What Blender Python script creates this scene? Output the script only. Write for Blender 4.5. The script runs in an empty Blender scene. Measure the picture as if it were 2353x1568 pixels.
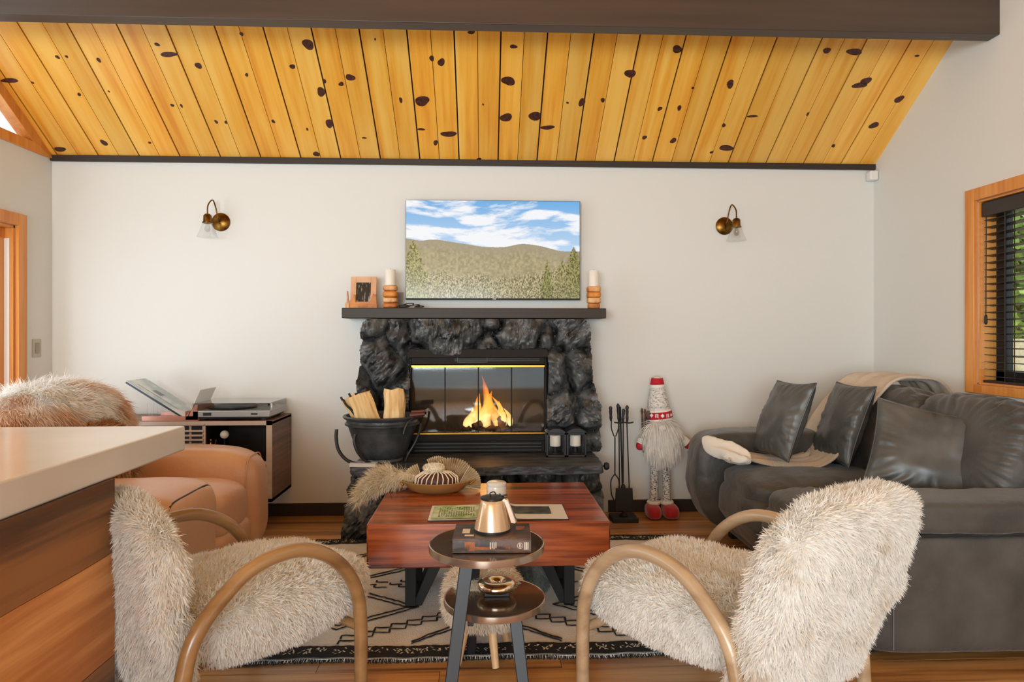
import bpy, bmesh, math, random
import numpy as np
from mathutils import Vector, Matrix, Euler
D = bpy.data; SC = bpy.context.scene; COL = SC.collection
PI = math.pi
random.seed(7); RNG = np.random.default_rng(11)

# ---------------------------------------------------------------- camera
FPX = 1500.0; YAW = math.radians(2.45); CZ = 1.23; HOR = 770.0
cam = D.objects.new('camera', D.cameras.new('camera')); COL.objects.link(cam)
cam.location = (0, 0, CZ); cam.rotation_euler = (PI/2, 0, -YAW)
cam.data.sensor_width = 36; cam.data.lens = FPX/2353*36
cam.data.shift_y = -(784-HOR)/2353; cam.data.clip_start = .05
SC.camera = cam
# ---------------------------------------------------------------- exposure and sky
SC.view_settings.view_transform = 'Standard'; SC.view_settings.look = 'None'
SC.view_settings.gamma = 1; SC.view_settings.use_curve_mapping = False
SC.view_settings.exposure = 0.02
w = D.worlds.new('sky'); SC.world = w; w.use_nodes = True
wn = w.node_tree.nodes; bgn = wn['Background']
bgn.inputs[0].default_value = (.80, .93, 1, 1); bgn.inputs[1].default_value = 1.7
# ---------------------------------------------------------------- daylight at the patio door, plus an added rear fill
def area(name, loc, rot, sx, sy, power, col=(1, 1, 1)):
    l = D.lights.new(name, 'AREA'); l.shape = 'RECTANGLE'; l.size = sx; l.size_y = sy
    l.energy = power; l.color = col
    o = D.objects.new(name, l); COL.objects.link(o); o.location = loc; o.rotation_euler = rot
    return o
area('daylight_patio_door', (-3.35, 1.7, 1.35), (0, -PI/2, 0), 2.2, 2.2, 62, (.82, .94, 1))
area('rear_fill_light', (-1.3, -3.7, 2.0), (PI/2, 0, math.radians(-20)), 3.2, 2.8, 470, (.81, .94, 1))  # fill lamp added behind the viewpoint to brighten the room, not a known window
#area('daylight_side_window', (3.3, 2.95, 1.5), (0, PI/2, 0), 1.1, 1.2, 60, (.84, .94, 1))

# camera rays: pixel -> point on a plane of the room (x right, y depth, z up)
cs, sn = math.cos(YAW), math.sin(YAW)
def ray(px, py):
    a = (px-1176.5)/FPX; b = (HOR-py)/FPX
    return (sn+a*cs, cs-a*sn, b)
def atY(px, py, y):
    d = ray(px, py); t = y/d[1]; return Vector((d[0]*t, y, CZ+d[2]*t))
def atZ(px, py, z):
    d = ray(px, py); t = (z-CZ)/d[2]; return Vector((d[0]*t, d[1]*t, z))
def atX(px, py, x):
    d = ray(px, py); t = x/d[0]; return Vector((x, d[1]*t, CZ+d[2]*t))

# ---------------------------------------------------------------- noise
def _h(i, j, k, s):
    n = (i*73856093) ^ (j*19349663) ^ (k*83492791) ^ (s*2654435761 & 0x7fffffff)
    n = (n ^ (n >> 13))*1274126177 & 0x7fffffff
    n = (n ^ (n >> 16)) & 0xffffff
    return n/float(0xffffff)
def vnoise(p, s=0):
    p = np.asarray(p, float); f = np.floor(p).astype(np.int64); u = p-f; u = u*u*(3-2*u)
    r = 0
    for a in (0, 1):
        for b in (0, 1):
            for c in (0, 1):
                wgt = (u[:, 0] if a else 1-u[:, 0])*(u[:, 1] if b else 1-u[:, 1])*(u[:, 2] if c else 1-u[:, 2])
                r = r+wgt*_h(f[:, 0]+a, f[:, 1]+b, f[:, 2]+c, s)
    return r*2-1
def fbm(p, s=0, o=4):
    p = np.asarray(p, float); r = 0; a = 1.0
    for k in range(o):
        r = r+a*vnoise(p*(2.03**k)+k*7.3, s+k); a *= .5
    return r

# ---------------------------------------------------------------- materials
def newmat(name):
    m = D.materials.new(name); m.use_nodes = True
    return m, m.node_tree, m.node_tree.nodes['Principled BSDF']
def lk(nt, a, b): nt.links.new(a, b)
def c4(c): return (c[0], c[1], c[2], 1)
def S(r, g, b):      # sRGB 0-255 -> linear
    f = lambda v: (v/255/12.92 if v/255 <= .04045 else ((v/255+.055)/1.055)**2.4)
    return (f(r), f(g), f(b))
def mat(name, col, rough=.5, metal=0, col2=None, ns=6, stretch=(1, 1, 1), bump=0, bs=30, bstretch=None, coat=0, sheen=0, spec=.5,
        rnd=0, trans=0, sub=0, contrast=(.35, .65), det=5, dist=.0):
    m, nt, b = newmat(name)
    b.inputs['Base Color'].default_value = c4(col); b.inputs['Roughness'].default_value = rough
    b.inputs['Metallic'].default_value = metal; b.inputs['Coat Weight'].default_value = coat
    b.inputs['Coat Roughness'].default_value = .12
    b.inputs['Sheen Weight'].default_value = sheen; b.inputs['Specular IOR Level'].default_value = spec
    b.inputs['Transmission Weight'].default_value = trans; b.inputs['Subsurface Weight'].default_value = sub
    tc = nt.nodes.new('ShaderNodeTexCoord')
    off = None
    if rnd or col2:
        geo = nt.nodes.new('ShaderNodeNewGeometry')
    def vec(st):
        mp = nt.nodes.new('ShaderNodeMapping'); mp.inputs['Scale'].default_value = st
        lk(nt, tc.outputs['Object'], mp.inputs['Vector'])
        if rnd:
            mu = nt.nodes.new('ShaderNodeVectorMath'); mu.operation = 'SCALE'; mu.inputs[0].default_value = (13, 29, 7)
            lk(nt, geo.outputs['Random Per Island'], mu.inputs['Scale'])
            lk(nt, mu.outputs[0], mp.inputs['Location'])
        return mp.outputs[0]
    out = None
    if col2 is not None:
        n = nt.nodes.new('ShaderNodeTexNoise'); n.inputs['Scale'].default_value = ns; n.inputs['Detail'].default_value = det
        n.inputs['Distortion'].default_value = dist
        lk(nt, vec(stretch), n.inputs['Vector'])
        r = nt.nodes.new('ShaderNodeValToRGB'); r.color_ramp.elements[0].position = contrast[0]; r.color_ramp.elements[1].position = contrast[1]
        r.color_ramp.elements[0].color = c4(col); r.color_ramp.elements[1].color = c4(col2)
        lk(nt, n.outputs[0], r.inputs[0]); out = r.outputs[0]
    if rnd:
        hs = nt.nodes.new('ShaderNodeHueSaturation')
        if out: lk(nt, out, hs.inputs['Color'])
        else: hs.inputs['Color'].default_value = c4(col)
        mr = nt.nodes.new('ShaderNodeMapRange'); mr.inputs[3].default_value = 1-rnd; mr.inputs[4].default_value = 1+rnd
        lk(nt, geo.outputs['Random Per Island'], mr.inputs[0]); lk(nt, mr.outputs[0], hs.inputs['Value'])
        out = hs.outputs[0]
    if out: lk(nt, out, b.inputs['Base Color'])
    if bump:
        n = nt.nodes.new('ShaderNodeTexNoise'); n.inputs['Scale'].default_value = bs; n.inputs['Detail'].default_value = 6
        lk(nt, vec(bstretch or (1, 1, 1)), n.inputs['Vector'])
        bp = nt.nodes.new('ShaderNodeBump'); bp.inputs['Strength'].default_value = bump; bp.inputs['Distance'].default_value = .01
        lk(nt, n.outputs[0], bp.inputs['Height']); lk(nt, bp.outputs[0], b.inputs['Normal'])
    return m
def wood(name, dark, light, axis='X', rough=.4, coat=0, rnd=.12, scale=1.0, third=None):
    """long grain along one axis"""
    m, nt, b = newmat(name); N = nt.nodes.new
    tc = N('ShaderNodeTexCoord'); geo = N('ShaderNodeNewGeometry')
    st = {'X': (.35, 6, 6), 'Y': (6, .35, 6), 'Z': (6, 6, .35)}[axis]
    mu = N('ShaderNodeVectorMath'); mu.operation = 'SCALE'; mu.inputs[0].default_value = (17, 31, 11)
    lk(nt, geo.outputs['Random Per Island'], mu.inputs['Scale'])
    mp = N('ShaderNodeMapping'); mp.inputs['Scale'].default_value = tuple(v*scale for v in st)
    lk(nt, tc.outputs['Object'], mp.inputs['Vector']); lk(nt, mu.outputs[0], mp.inputs['Location'])
    n1 = N('ShaderNodeTexNoise'); n1.inputs['Scale'].default_value = 1.6; n1.inputs['Detail'].default_value = 4; n1.inputs['Distortion'].default_value = .8
    n2 = N('ShaderNodeTexNoise'); n2.inputs['Scale'].default_value = 9; n2.inputs['Detail'].default_value = 6
    lk(nt, mp.outputs[0], n1.inputs['Vector']); lk(nt, mp.outputs[0], n2.inputs['Vector'])
    mx = N('ShaderNodeMath'); mx.operation = 'MULTIPLY_ADD'; mx.inputs[1].default_value = .35
    lk(nt, n2.outputs[0], mx.inputs[0]); 
    m2 = N('ShaderNodeMath'); m2.operation = 'MULTIPLY'; m2.inputs[1].default_value = .65; lk(nt, n1.outputs[0], m2.inputs[0])
    lk(nt, m2.outputs[0], mx.inputs[2])
    r = N('ShaderNodeValToRGB'); e = r.color_ramp.elements
    e[0].position = .36; e[0].color = c4(dark); e[1].position = .6; e[1].color = c4(light)
    if third: x = e.new(.47); x.color = c4(third)
    lk(nt, mx.outputs[0], r.inputs[0])
    hs = N('ShaderNodeHueSaturation'); lk(nt, r.outputs[0], hs.inputs['Color'])
    mr = N('ShaderNodeMapRange'); mr.inputs[3].default_value = 1-rnd; mr.inputs[4].default_value = 1+rnd
    lk(nt, geo.outputs['Random Per Island'], mr.inputs[0]); lk(nt, mr.outputs[0], hs.inputs['Value'])
    lk(nt, hs.outputs[0], b.inputs['Base Color'])
    b.inputs['Roughness'].default_value = rough; b.inputs['Coat Weight'].default_value = coat; b.inputs['Coat Roughness'].default_value = .15
    bp = N('ShaderNodeBump'); bp.inputs['Strength'].default_value = .12; bp.inputs['Distance'].default_value = .004
    lk(nt, n2.outputs[0], bp.inputs['Height']); lk(nt, bp.outputs[0], b.inputs['Normal'])
    return m
def glassmat(name, tint=(1, 1, 1), refl=1.0, rough=.0):
    m = D.materials.new(name); m.use_nodes = True; nt = m.node_tree; nt.nodes.clear(); N = nt.nodes.new
    o = N('ShaderNodeOutputMaterial'); mx = N('ShaderNodeMixShader'); t = N('ShaderNodeBsdfTransparent'); g = N('ShaderNodeBsdfGlossy')
    t.inputs[0].default_value = c4(tint); g.inputs['Roughness'].default_value = rough
    f = N('ShaderNodeFresnel'); f.inputs[0].default_value = 1.5
    k = N('ShaderNodeMath'); k.operation = 'MULTIPLY'; k.inputs[1].default_value = refl; lk(nt, f.outputs[0], k.inputs[0])
    ge = N('ShaderNodeNewGeometry'); bf = N('ShaderNodeMath'); bf.operation = 'SUBTRACT'; bf.inputs[0].default_value = 1; lk(nt, ge.outputs['Backfacing'], bf.inputs[1])
    k0 = k; k = N('ShaderNodeMath'); k.operation = 'MULTIPLY'; lk(nt, k0.outputs[0], k.inputs[0]); lk(nt, bf.outputs[0], k.inputs[1])
    lk(nt, k.outputs[0], mx.inputs[0]); lk(nt, t.outputs[0], mx.inputs[1]); lk(nt, g.outputs[0], mx.inputs[2]); lk(nt, mx.outputs[0], o.inputs[0])
    return m
def emit(name, col, s=1):
    m, nt, b = newmat(name); b.inputs['Base Color'].default_value = (0, 0, 0, 1)
    b.inputs['Emission Color'].default_value = c4(col); b.inputs['Emission Strength'].default_value = s
    return m
def furmat(name, col, col2, ns=5, contrast=(.56, .74)):
    m = mat(name, col, .85, col2=col2, ns=ns, contrast=contrast, sheen=.3); nt = m.node_tree; b = nt.nodes['Principled BSDF']
    src = b.inputs['Base Color'].links[0].from_socket
    tr = nt.nodes.new('ShaderNodeBsdfTranslucent'); lk(nt, src, tr.inputs[0]); mx = nt.nodes.new('ShaderNodeMixShader'); mx.inputs[0].default_value = .38
    lk(nt, b.outputs[0], mx.inputs[1]); lk(nt, tr.outputs[0], mx.inputs[2]); lk(nt, mx.outputs[0], nt.nodes['Material Output'].inputs[0])
    return m
def attrmat(name, rough=.6, emission=0, spec=.3):
    m, nt, b = newmat(name); a = nt.nodes.new('ShaderNodeAttribute'); a.attribute_name = 'col'
    if emission:
        b.inputs['Base Color'].default_value = (0, 0, 0, 1)
        lk(nt, a.outputs['Color'], b.inputs['Emission Color']); b.inputs['Emission Strength'].default_value = emission
    else: lk(nt, a.outputs['Color'], b.inputs['Base Color'])
    b.inputs['Roughness'].default_value = rough; b.inputs['Specular IOR Level'].default_value = spec
    return m

# ---------------------------------------------------------------- mesh building
class G:
    def __init__(s): s.v = []; s.f = []; s.mi = []; s.cur = 0
    def add(s, v, f, M=None):
        n = len(s.v)
        if M is not None: v = [tuple(M @ Vector(p)) for p in v]
        s.v += [tuple(p) for p in v]; s.f += [tuple(i+n for i in q) for q in f]; s.mi += [s.cur]*len(f)
        return s
    def box(s, x0, x1, y0, y1, z0, z1, M=None):
        v = [(x0, y0, z0), (x1, y0, z0), (x1, y1, z0), (x0, y1, z0), (x0, y0, z1), (x1, y0, z1), (x1, y1, z1), (x0, y1, z1)]
        f = [(3, 2, 1, 0), (4, 5, 6, 7), (0, 1, 5, 4), (1, 2, 6, 5), (2, 3, 7, 6), (3, 0, 4, 7)]
        return s.add(v, f, M)
    def prism(s, poly, d0, d1, axis='Y', M=None):
        """poly: 2D points; extruded from d0 to d1 along axis"""
        n = len(poly)
        mk = {'Y': lambda a, b, d: (a, d, b), 'X': lambda a, b, d: (d, a, b), 'Z': lambda a, b, d: (a, b, d)}[axis]
        v = [mk(a, b, d0) for a, b in poly]+[mk(a, b, d1) for a, b in poly]
        f = [tuple(range(n))[::-1], tuple(range(n, 2*n))]+[(i, (i+1) % n, (i+1) % n+n, i+n) for i in range(n)]
        return s.add(v, f, M)
    def tube(s, pts, r, n=12, closed=False, cap=True, flat=None):
        P = [Vector(p) for p in pts]; m = len(P)
        R = r if hasattr(r, '__len__') else [r]*m
        up = Vector((0, 0, 1)); rings = []; prev = None
        for i in range(m):
            a = P[(i-1) % m] if (closed or i > 0) else P[i]; b = P[(i+1) % m] if (closed or i < m-1) else P[i]
            t = (b-a).normalized()
            if prev is None:
                q = t.orthogonal() if abs(t.dot(up)) > .9 else up
                x = (q-t*q.dot(t)).normalized()
            else: x = (prev-t*prev.dot(t)).normalized()
            prev = x; y = t.cross(x)
            fx, fy = flat or (1, 1)
            rings.append([P[i]+x*math.cos(2*PI*k/n)*R[i]*fx+y*math.sin(2*PI*k/n)*R[i]*fy for k in range(n)])
        v = [p for rg in rings for p in rg]; f = []
        for i in range(m if closed else m-1):
            j = (i+1) % m
            for k in range(n): f.append((i*n+k, i*n+(k+1) % n, j*n+(k+1) % n, j*n+k))
        if cap and not closed: f += [tuple(range(n))[::-1], tuple((m-1)*n+k for k in range(n))]
        return s.add(v, f)
    def lathe(s, prof, n=32, M=None, sx=1, sy=1, c=(0, 0, 0)):
        """prof: (radius, z) list"""
        v = []; f = []
        for r, z in prof:
            for k in range(n): v.append((c[0]+r*sx*math.cos(2*PI*k/n), c[1]+r*sy*math.sin(2*PI*k/n), c[2]+z))
        for i in range(len(prof)-1):
            for k in range(n): f.append((i*n+k, i*n+(k+1) % n, (i+1)*n+(k+1) % n, (i+1)*n+k))
        if prof[0][0] > 1e-6: f.append(tuple(range(n))[::-1])
        if prof[-1][0] > 1e-6: f.append(tuple((len(prof)-1)*n+k for k in range(n)))
        return s.add(v, f, M)
    def grid(s, nu, nv, fn, M=None, flip=False):
        v = [fn(i/nu, j/nv) for j in range(nv+1) for i in range(nu+1)]
        f = [(j*(nu+1)+i, j*(nu+1)+i+1, (j+1)*(nu+1)+i+1, (j+1)*(nu+1)+i) for j in range(nv) for i in range(nu)]
        if flip: f = [q[::-1] for q in f]
        return s.add(v, f, M)
    def puff(s, c, h, p=4, n=16, disp=None, M=None):
        """rounded box: centre c, half sizes h, p-norm exponent"""
        V, F = cubegrid(n)
        V = V/((np.abs(V)**p).sum(1)**(1/p))[:, None]
        W = V*np.array(h)
        if disp is not None: W = disp(W, V)
        W = W+np.array(c)
        return s.add([tuple(a) for a in W], F, M)
    def build(s, name, mats, parent=None, smooth=None, bevel=0, segs=2, sub=0, solid=0):
        me = D.meshes.new(name); me.from_pydata(s.v, [], s.f)
        mats = mats if isinstance(mats, (list, tuple)) else [mats]
        for m in mats: me.materials.append(m)
        if len(mats) > 1: me.polygons.foreach_set('material_index', s.mi)
        if smooth is not None:
            me.polygons.foreach_set('use_smooth', [True]*len(me.polygons))
            me.set_sharp_from_angle(angle=math.radians(smooth))
        me.update()
        o = D.objects.new(name, me); COL.objects.link(o)
        if parent: o.parent = parent
        if bevel:
            b = o.modifiers.new('bevel', 'BEVEL'); b.width = bevel; b.segments = segs; b.limit_method = 'ANGLE'; b.angle_limit = math.radians(40)
            if smooth is None:
                me.polygons.foreach_set('use_smooth', [True]*len(me.polygons)); 
                me.set_sharp_from_angle(angle=math.radians(35))
        if solid:
            b = o.modifiers.new('solid', 'SOLIDIFY'); b.thickness = solid; b.offset = 0
        if sub:
            b = o.modifiers.new('sub', 'SUBSURF'); b.levels = sub; b.render_levels = sub
        return o
_cg = {}
def cubegrid(n):
    if n in _cg: return _cg[n]
    idx = {}; V = []; F = []
    def vid(i, j, k):
        key = (i, j, k)
        if key not in idx:
            idx[key] = len(V); V.append([math.tan((2*a/n-1)*PI/4) for a in key])
        return idx[key]
    for a in range(n):
        for b in range(n):
            F.append((vid(a, b, 0), vid(a, b+1, 0), vid(a+1, b+1, 0), vid(a+1, b, 0)))
            F.append((vid(a, b, n), vid(a+1, b, n), vid(a+1, b+1, n), vid(a, b+1, n)))
            F.append((vid(a, 0, b), vid(a+1, 0, b), vid(a+1, 0, b+1), vid(a, 0, b+1)))
            F.append((vid(a, n, b), vid(a, n, b+1), vid(a+1, n, b+1), vid(a+1, n, b)))
            F.append((vid(0, a, b), vid(0, a, b+1), vid(0, a+1, b+1), vid(0, a+1, b)))
            F.append((vid(n, a, b), vid(n, a+1, b), vid(n, a+1, b+1), vid(n, a, b+1)))
    _cg[n] = (np.array(V), F); return _cg[n]
def fast(name, V, F, mats, parent=None, smooth=True, col=None, mi=None):
    """numpy verts + all-quad faces"""
    me = D.meshes.new(name); V = np.asarray(V, np.float32); F = np.asarray(F, np.int32)
    me.vertices.add(len(V)); me.vertices.foreach_set('co', V.ravel())
    me.loops.add(F.size); me.loops.foreach_set('vertex_index', F.ravel())
    me.polygons.add(len(F)); me.polygons.foreach_set('loop_start', np.arange(0, F.size, 4, dtype=np.int32))
    mats = mats if isinstance(mats, (list, tuple)) else [mats]
    for m in mats: me.materials.append(m)
    if mi is not None: me.polygons.foreach_set('material_index', np.asarray(mi, np.int32))
    me.polygons.foreach_set('use_smooth', np.full(len(F), smooth))
    me.update(calc_edges=True); me.validate()
    if col is not None:
        a = me.color_attributes.new('col', 'FLOAT_COLOR', 'POINT')
        c = np.ones((len(V), 4), np.float32); c[:, :3] = col; a.data.foreach_set('color', c.ravel())
    o = D.objects.new(name, me); COL.objects.link(o)
    if parent: o.parent = parent
    return o
def furry(name, g, mats, parent, n, length=.035, width=.004, comb=(0, 0, -1), cw=.6, clump=.5, cell=.025, lift=.7, seed=1, wav=.25, under=None):
    """base surface (a G of quads) plus n tapered curved hair locks, as one mesh"""
    V = np.array(g.v, float); F = np.array([q for q in g.f if len(q) == 4], int)
    rng = np.random.default_rng(seed)
    a, b, c, d = V[F[:, 0]], V[F[:, 1]], V[F[:, 2]], V[F[:, 3]]
    nr = np.cross(c-a, d-b); ar = np.linalg.norm(nr, axis=1)/2+1e-12; nr = nr/(2*ar)[:, None]
    vn = np.zeros_like(V)
    for k in range(4): np.add.at(vn, F[:, k], nr*ar[:, None])
    vn /= np.linalg.norm(vn, axis=1)[:, None]+1e-12
    pk = rng.choice(len(F), n, p=ar/ar.sum()); u = rng.random((n, 1)); v = rng.random((n, 1))
    bl = lambda A: (1-u)*(1-v)*A[F[pk, 0]]+u*(1-v)*A[F[pk, 1]]+u*v*A[F[pk, 2]]+(1-u)*v*A[F[pk, 3]]
    p = bl(V); nm = bl(vn); nm /= np.linalg.norm(nm, axis=1)[:, None]
    cm = np.array(comb, float)[None, :] if not callable(comb) else comb(p)
    cl = np.floor((p+np.stack([vnoise(p*9+5), vnoise(p*9+9), vnoise(p*9+13)], 1)*.02)/cell).astype(np.int64)
    hv = np.stack([_h(cl[:, 0], cl[:, 1], cl[:, 2], s_)*2-1 for s_ in (3, 5, 8)], 1)
    lo = np.stack([fbm(p*5, 21, 2), fbm(p*5, 31, 2), fbm(p*5, 41, 2)], 1)
    d0 = nm*lift+cm*cw+hv*clump+lo*.7+rng.normal(0, wav, (n, 3))
    dt = (d0*nm).sum(1, keepdims=True)
    d0 = d0+nm*np.maximum(0, .15-dt); d0 /= np.linalg.norm(d0, axis=1)[:, None]
    d1 = d0+cm*.55+rng.normal(0, wav*.7, (n, 3))+hv*clump*.3; d1 /= np.linalg.norm(d1, axis=1)[:, None]
    L = length*(.55+.75*rng.random((n, 1)))
    sd = np.cross(d0, nm+rng.normal(0, .5, (n, 3))); sd /= np.linalg.norm(sd, axis=1)[:, None]+1e-9
    wd = width*(.6+.8*rng.random((n, 1)))
    q0 = p-nm*.003; q1 = p+d0*L*.5; q2 = q1+d1*L*.5
    W = np.stack([q0-sd*wd/2, q0+sd*wd/2, q1+sd*wd*.4, q1-sd*wd*.4, q2+sd*wd*.08, q2-sd*wd*.08], 1).reshape(-1, 3)
    i = np.arange(n)[:, None]*6+len(V)
    Q = np.concatenate([i+np.array([[0, 1, 2, 3]]), i+np.array([[3, 2, 4, 5]])], 1).reshape(-1, 4)
    mi = np.concatenate([np.zeros(len(F)), np.ones(len(Q))]) if isinstance(mats, (list, tuple)) and len(mats) > 1 else None
    return fast(name, np.vstack([V, W]), np.vstack([F, Q]), mats, parent, True, mi=mi)
def T(name, label, cat, loc=(0, 0, 0), rz=0, group=None, kind=None):
    o = D.objects.new(name, None); COL.objects.link(o); o.location = loc; o.rotation_euler = (0, 0, rz)
    o.empty_display_size = .05
    return tag(o, label, cat, group, kind)
def tag(o, label, cat, group=None, kind=None, loc=None, rot=None):
    o['label'] = label; o['category'] = cat
    if group: o['group'] = group
    if kind: o['kind'] = kind
    if loc is not None: o.location = loc
    if rot is not None: o.rotation_euler = rot
    return o
def struct(o, label=None):
    o['kind'] = 'structure'
    if label: o['label'] = label
    return o
def dup(root, loc, rz, label, src_rot=None):
    r = root.copy(); COL.objects.link(r); r.location = loc; r.rotation_euler = (0, 0, rz); r['label'] = label
    for ch in list(root.children):
        c = ch.copy(); COL.objects.link(c); c.parent = r
        for g in ch.children:
            d = g.copy(); COL.objects.link(d); d.parent = c
    return r
def smoothpts(pts, n=8, closed=False):
    """Catmull-Rom through points"""
    P = [Vector(p) for p in pts]; out = []; m = len(P)
    rng = range(m) if closed else range(m-1)
    for i in rng:
        g = (lambda k: P[k % m]) if closed else (lambda k: P[min(max(k, 0), m-1)])
        a, b, c, d = g(i-1), g(i), g(i+1), g(i+2)
        for k in range(n):
            t = k/n
            out.append(.5*((2*b)+(c-a)*t+(2*a-5*b+4*c-d)*t*t+(3*b-a-3*c+d)*t*t*t))
    if not closed: out.append(P[-1])
    return out
# ================================================================ palette
M_wall = mat('wall_paint', S(225, 224, 219), .75, bump=.05, bs=90)
M_dark = mat('dark_brown_paint', S(52, 42, 36), .45, spec=.4)
M_beam = mat('beam_stain', S(64, 53, 46), .40, col2=S(74, 61, 52), ns=3, stretch=(.3, 6, 6), spec=.45)
M_black = mat('black_metal', (.012, .012, .013), .42, spec=.5)
M_blackm = mat('matte_black', (.008, .008, .008), .6)
M_pine = wood('knotty_pine', S(226, 146, 44), S(247, 192, 90), 'Y', .38, .25, .10, .6, third=S(240, 172, 62))
M_knot = mat('knot', S(48, 22, 16), .45, col2=S(92, 46, 30), ns=60)
M_trimw = wood('fir_trim', S(206, 122, 44), S(232, 158, 78), 'Z', .42, .15, .05, 1)
M_floor = wood('floor_planks', S(120, 78, 42), S(214, 160, 98), 'X', .36, .12, .22, .9, third=S(186, 132, 76))
M_gap = mat('gap', (.02, .012, .008), .9)
M_white = mat('white_plastic', S(232, 230, 226), .4)
M_glass = glassmat('clear_glass')
M_brass = mat('brass', S(196, 146, 60), .25, 1)
M_obrass = mat('aged_brass', S(134, 96, 40), .3, 1, col2=S(88, 60, 26), ns=20)

# ================================================================ room shell
WY = 4.5; XL = -2.89; XR = 2.752; SL = .69; ZT = 2.42; YR = .6; YB = -3.6
zc_ = lambda y: ZT+(WY-y)*SL if y >= YR else ZT+(WY-YR)*SL-(YR-y)*SL
# floor of individual planks
g = G(); random.seed(3); y = YB
while y < WY:
    x = XL-random.random()*1.2
    while x < XR:
        L = random.choice([1.2, 1.5, .9, 1.8])
        a, b = max(x, XL), min(x+L-.002, XR)
        if b-a > .03: g.box(a, b, y+.0015, min(y+.1485, WY), -.02, 0)
        x += L
    y += .15
g.cur = 1; g.box(XL-.1, XR+.1, YB-.1, WY+.1, -.08, -.004)
struct(g.build('floor', [M_floor, M_gap]))
# back wall
g = G(); g.box(XL-.15, XR+.15, WY, WY+.15, -.05, ZT+.02); struct(g.build('wall_back', M_wall))
# left wall: door and triangular gable window openings
g = G(); x0, x1 = XL-.14, XL
DY0, DY1, DZ = .6, 4.155, 1.905
wy = WY+.1
for poly in ([(DY1, 0), (wy, 0), (wy, 2.41), (DY1, 2.41)], [(DY0, DZ), (DY1, DZ), (DY1, 2.41), (DY0, 2.41)],
             [(YB, 0), (DY0, 0), (DY0, 2.41), (YB, 2.41)],
             [(YB, 2.41), (1.9, 2.41), (1.9, zc_(1.9)), (YR, zc_(YR)), (YB, zc_(YB))]):
    g.prism(poly, x0, x1, 'X')
struct(g.build('wall_left', M_wall))
# right wall: window opening
g = G(); x0, x1 = XR, XR+.16; WY0, WY1, WZ0, WZ1 = 2.35, 3.533, .955, 1.979
for poly in ([(WY1, 0), (wy, 0), (wy, ZT), (WY1, zc_(WY1))], [(WY0, 0), (WY1, 0), (WY1, WZ0), (WY0, WZ0)],
             [(WY0, WZ1), (WY1, WZ1), (WY1, zc_(WY1)), (WY0, zc_(WY0))],
             [(YB, 0), (WY0, 0), (WY0, zc_(WY0)), (YR, zc_(YR)), (YB, zc_(YB))]):
    g.prism(poly, x0, x1, 'X')
struct(g.build('wall_right', M_wall))
# unseen rear wall; its wide unglazed opening is added to let light in
g = G()
g.prism([(XL, 0), (-2.7, 0), (-2.7, 3.3), (XL, zc_(YB))], YB-.15, YB); g.prism([(2.5, 0), (XR, 0), (XR, zc_(YB)), (2.5, 3.3)], YB-.15, YB)
g.box(XL, XR, YB-.15, YB, 3.3, zc_(YB)+3.2); g.box(-2.7, 2.5, YB-.15, YB, 0, .25)
struct(g.build('wall_rear', M_wall))
# ceiling: board lining on both slopes with knots
X0 = -1.508-.2674*6; nb = 44; pitch = math.atan(SL); HB = (WY-YR)/math.cos(pitch)
def to_slope(px, py):      # pixel -> (x, distance up the slope from the back wall)
    d = ray(px, py); # plane z = ZT+(WY-y)*SL
    t = (ZT+WY*SL-CZ)/(d[2]+SL*d[1]); return d[0]*t, (WY-d[1]*t)/math.cos(pitch)
KN = [(132,131,5,4),(153,130,4,3),(227,138,5,5),(182,217,4,4),(22,185,22,5),(138,343,15,5),(239,328,7,7),(361,102,6,4),(388,125,20,6),(456,151,7,8),(396,242,5,3),(417,243,3,4),(497,280,4,4),(519,281,3,4),(344,328,3,3),(567,172,4,4),(555,78,4,5),(628,279,4,4),(672,153,6,6),(708,102,14,11),(738,211,10,10),(745,186,4,6),(757,284,8,11),(727,354,7,6),(784,193,6,5),(805,178,10,8),(706,297,3,3),(837,317,5,2),(921,230,4,6),(970,232,17,11),(992,134,6,6),(1014,143,8,9),(968,297,8,3),(1001,328,5,6),(1031,308,17,7),(1101,366,5,4),(1083,74,9,4),(1180,107,8,5),(1168,186,16,10),(1163,270,13,10),(1229,267,16,9),(1258,293,16,5),(1337,235,7,10),(1385,230,5,5),(1448,169,12,10),(1556,113,11,9),(1592,202,3,3),(1516,250,5,5),(1561,248,5,6),(1481,316,5,5),(1547,323,7,6),(1663,288,4,5),(1678,193,8,10),(1669,340,16,7),(1635,350,4,3),(1729,267,12,3),(1856,262,3,4),(1900,116,10,6),(1963,119,20,7),(1975,196,16,7),(1990,186,11,9),(2107,128,5,3),(2066,228,10,8),(2008,288,11,7),(1915,335,4,4),(1304,236,3,2),(75,190,3,3),(250,210,2,2),(862,90,2,2),(1110,240,2,2)]
g = G()
for i in range(nb):
    a = X0+i*.1337; wide = .0045 if i % 2 == 0 else .0018
    a2, b2 = a+wide, a+.1337-(.0045 if i % 2 == 1 else .0018)
    if b2 < XL or a2 > XR: continue
    a2, b2 = max(a2, XL), min(b2, XR)
    g.v += [(a2, 0, 0), (b2, 0, 0), (b2, HB, 0), (a2, HB, 0), (a2, 0, .02), (b2, 0, .02), (b2, HB, .02), (a2, HB, .02)]
    n = len(g.v)-8
    for q in ((0, 3, 2, 1), (0, 1, 5, 4), (1, 2, 6, 5), (2, 3, 7, 6), (3, 0, 4, 7)): g.f.append(tuple(n+k for k in q)); g.mi.append(0)
g.cur = 1; g.box(XL, XR, 0, HB, .012, .1)
g.cur = 2; random.seed(5)
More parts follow.
